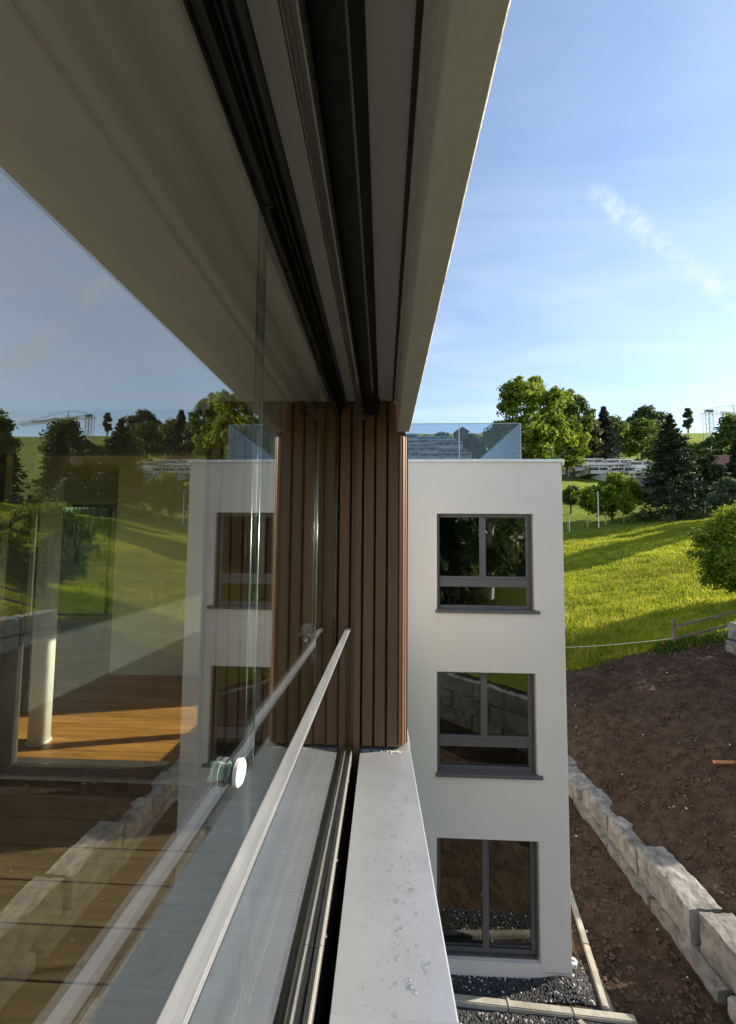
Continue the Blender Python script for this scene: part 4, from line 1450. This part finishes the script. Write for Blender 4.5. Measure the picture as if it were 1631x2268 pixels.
# trees behind the viewer, mirrored in the wing windows
GM = 'trees mirrored in the wing windows'
conifer('spruce_tree', 'dark green tree mirrored in the left pane of the top window', 6.2, -24, 13, 7, 'needle', 4200, 41, .05, GM, .4, z0=-5.7)
broadleaf('birch_tree', 'white stemmed birch mirrored in the right pane of the top window', 9.6, -21, 13, 6.5, 'leaf_mid', .20, 6000, 42, .36, GM, 'birch', z0=-5.7, droop=1.2)
broadleaf('alder_tree', 'dense green tree mirrored behind the birch', 15.5, -30, 15, 10, 'leaf_dark', .35, 5000, 43, .06, GM, z0=-5.7)
broadleaf('alder_tree', 'olive tree mirrored low in the top window', 3.0, -19, 9.0, 5.5, 'leaf_olive', .24, 4200, 44, .08, GM, z0=-5.7)
broadleaf('alder_tree', 'far tree mirrored between birch and dark green tree', 9.5, -42, 12, 11, 'leaf_mid', .4, 4200, 45, .05, GM, z0=-5.7)

# weeds along the soil edge
mb = MB()
rng = random.Random(77)
for k in range(900):
    s = rng.random()
    x = 11.5 + 3.2 * s + rng.gauss(0, .12)
    y = 16.9 - .5 * max(0, x - 12.3) + rng.gauss(-.05, .16)
    tuft(mb, x, y, T(x, y) + .02, .26, 4, rng, .06, .035)
mb.m = [0] * len(mb.f)
o = mb.build('weeds', 'leaf_mid', fixn=False)
tag(o, 'leafy weeds under the wooden fence rails', 'weeds', kind='stuff')


# ------------------------------------------------------------------ houses on the hill
def terraced(name, label, x0, y0, z0, levels, wallm, seed, fh=2.5):
    """stepped hillside house: each level a box with flat roof slab, recessed dark windows and balcony front"""
    rng = random.Random(seed)
    t = empty(name, label, 'building', (x0, y0, z0))
    units = []
    for i, (xa, xb, yf) in enumerate(levels):              # from the lowest level up
        cuts = [0, rng.uniform(.26, .36), rng.uniform(.58, .70), 1]
        for q in range(3):
            dz_ = (0, .55, .15)[(q + i) % 3]
            units.append((i * fh + dz_, (i + 1) * fh + dz_, xa + (xb - xa) * cuts[q] + .25, xa + (xb - xa) * cuts[q + 1] - .25, yf + (-.9, .8, 2.0)[(q * 2 + i) % 3], i))
    for (za, zb2, xa, xb, yf, i) in units:
        MB().box(xa, xb, yf, yf + 9, za - (3 if i == 0 else 0), zb2 - .36).build('storey', wallm, t)
        MB().box(xa - .15, xb + .15, yf - 1.1, yf + 9.2, zb2 - .355, zb2 + .02).build('roof_slab', wallm, t)
        nwin = max(2, int((xb - xa) / 3.6))
        st_ = (xb - xa) / nwin
        for k in range(nwin):
            wx = xa + st_ * (k + .5)
            hw = rng.uniform(.9, 1.45)
            wn = MB().box(wx - hw, wx + hw, yf - .03, yf - .002, za + .25, zb2 - .5).build('window', 'house_glass', t)
            MB().box(wx - .05, wx + .05, yf - .06, yf - .031, za + .25, zb2 - .5).build('mullion', wallm, wn)
            MB().box(wx + st_ * .5 - .12, wx + st_ * .5 + .12, yf - 1.05, yf - .004, za + .025, zb2 - .36).build('dividing_wall', wallm, t)
        MB().box(xa - .1, xb + .1, yf - 1.2, yf - 1.06, za - .30, za + .80).build('balcony_front', wallm, t)
    return t


terraced('terraced_house', 'stepped white terraced houses on the slope beside the spruce', 66, 122, 22.0,
         [(2.0, 21, 0), (-.6, 22, 3.2), (-3.2, 21, 6.4), (-6.0, 17, 9.6)], 'house_white', 2, 2.1)
terraced('terraced_house', 'stepped apartment block, shade put in as grey blue walls, seen through the roof balustrade', 3, 150, 34.5,
         [(3, 31, 0), (1, 30, 3.2), (-2, 28.5, 6.4), (-6, 27, 9.6), (-10, 25, 12.8)], 'house_shade_pipe_grey', 4, 2.6)


def gable_house(name, label, x, y, wx, wy, h, rh, wm, rm, rotz=0, z0=None):
    t = empty(name, label, 'house', (x, y, T(x, y) if z0 is None else z0))
    t.rotation_euler = (0, 0, rotz)
    MB().prism([(-wx / 2, -2), (wx / 2, -2), (wx / 2, h), (0, h + rh), (-wx / 2, h)], 'y', -wy / 2, wy / 2).build('wall', wm, t)
    for s_ in (-1, 1):
        MB().prism([(0, h + rh + .02), (s_ * (wx / 2 + .8), h - rh * .8 / (wx / 2) * 1.0 + .02), (s_ * (wx / 2 + .8), h - rh * .8 / (wx / 2) + .27), (0, h + rh + .27)], 'y', -wy / 2 - .8, wy / 2 + .8).build('roof', rm, t)
    for dx in (-wx * .25, wx * .2):
        MB().box(dx - .6, dx + .6, -wy / 2 - .04, -wy / 2 - .002, h * .35, h * .75).build('window', 'house_glass', t)
    return t


gable_house('barn', 'old timber barn half hidden behind the big spruce', 58.0, 86, 3.6, 5, 3.2, 1.8, 'timber_dark', 'roof_grey', .35)
gable_house('cottage', 'cottage with reddish roof between spruce and crane', 73.5, 93, 9, 10, 4.0, 3.6, 'house_white', 'roof_red', 1.1)
gable_house('chalet', 'small chalet with wide roof on the ridge above the grey block', 36.0, 182, 5, 5, 1.8, 1.5, 'timber_dark', 'roof_grey', .1, 52.5)

# ------------------------------------------------------------------ construction crane
CX_, CY_ = 123.5, 150
cz = T(CX_, CY_)
t_ = empty('tower_crane', 'white construction crane with horizontal jib above the trees', 'crane', (CX_, CY_, cz))
HT = 52.6 - cz
mb = MB()
q = .75
for sx in (-1, 1):
    for sy in (-1, 1):
        mb.tube([(sx * q, sy * q, 0), (sx * q, sy * q, HT)], .16, 5)
nseg = 12
for k in range(nseg):
    za, zc_ = HT * k / nseg, HT * (k + 1) / nseg
    s = 1 if k % 2 else -1
    for (ax, ay, bx, by) in ((-q, -q, q, -q), (q, -q, q, q), (q, q, -q, q), (-q, q, -q, -q)):
        if s < 0:
            ax, ay, bx, by = bx, by, ax, ay
        mb.tube([(ax, ay, za), (bx, by, zc_)], .09, 4)
mb.build('mast', 'crane', t_, fixn=False)
mb = MB()


def lattice(mb, x0, x1, z0, z1, hw, hh, n):
    pa = lambda s, i: (x0 + (x1 - x0) * i / n, s * hw, z0 + (z1 - z0) * i / n)
    pt = lambda i: (x0 + (x1 - x0) * (i + .5) / n, 0, z0 + (z1 - z0) * (i + .5) / n + hh)
    for s in (-1, 1):
        mb.tube([pa(s, 0), pa(s, n)], .13, 5)
        for i in range(n):
            mb.tube([pa(s, i), pt(i), pa(s, i + 1)], .07, 4)
    mb.tube([pt(0), pt(n - 1)], .13, 5)


lattice(mb, -2.6, 30, HT - .2, HT - 3.2, .8, 1.3, 22)
mb.build('jib', 'crane', t_, fixn=False)
MB().prism([(3.5, HT - .70), (24, HT - 2.60), (24, HT - 1.95), (3.5, HT - .02)], 'y', -.86, -.82).build('jib_glare_panel', 'white_paint', t_)  # white panel added for the bright glare along the jib
mb = MB().tube([(9.0, 0, HT - .6), (8.7, 0, HT + 2.8)], .12, 5)
mb.tube([(9.6, 0, HT - .6), (8.7, 0, HT + 2.8)], .12, 5)
mb.build('king_post', 'crane', t_, fixn=False)
MB().tube([(8.7, 0, HT + 2.8), (-1.5, 0, HT + 1.0)], .07, 4).build('stay', 'cable', t_, fixn=False)
MB().tube([(8.7, 0, HT + 2.8), (26, 0, HT - 1.5)], .07, 4).build('stay', 'cable', t_, fixn=False)
MB().box(-1.2, 1.0, -.8, .8, HT + .15, HT + .75).build('slewing_head', 'cable', t_)
MB().tube([(-2.4, 0, HT - .2), (-2.5, 0, HT - 8)], .10, 4).build('rope', 'cable', t_, fixn=False)
MB().tube([(-2.5, 0, HT - 8), (-2.6, 0, HT - 14)], .10, 4).build('rope', 'cable_orange', t_, fixn=False)
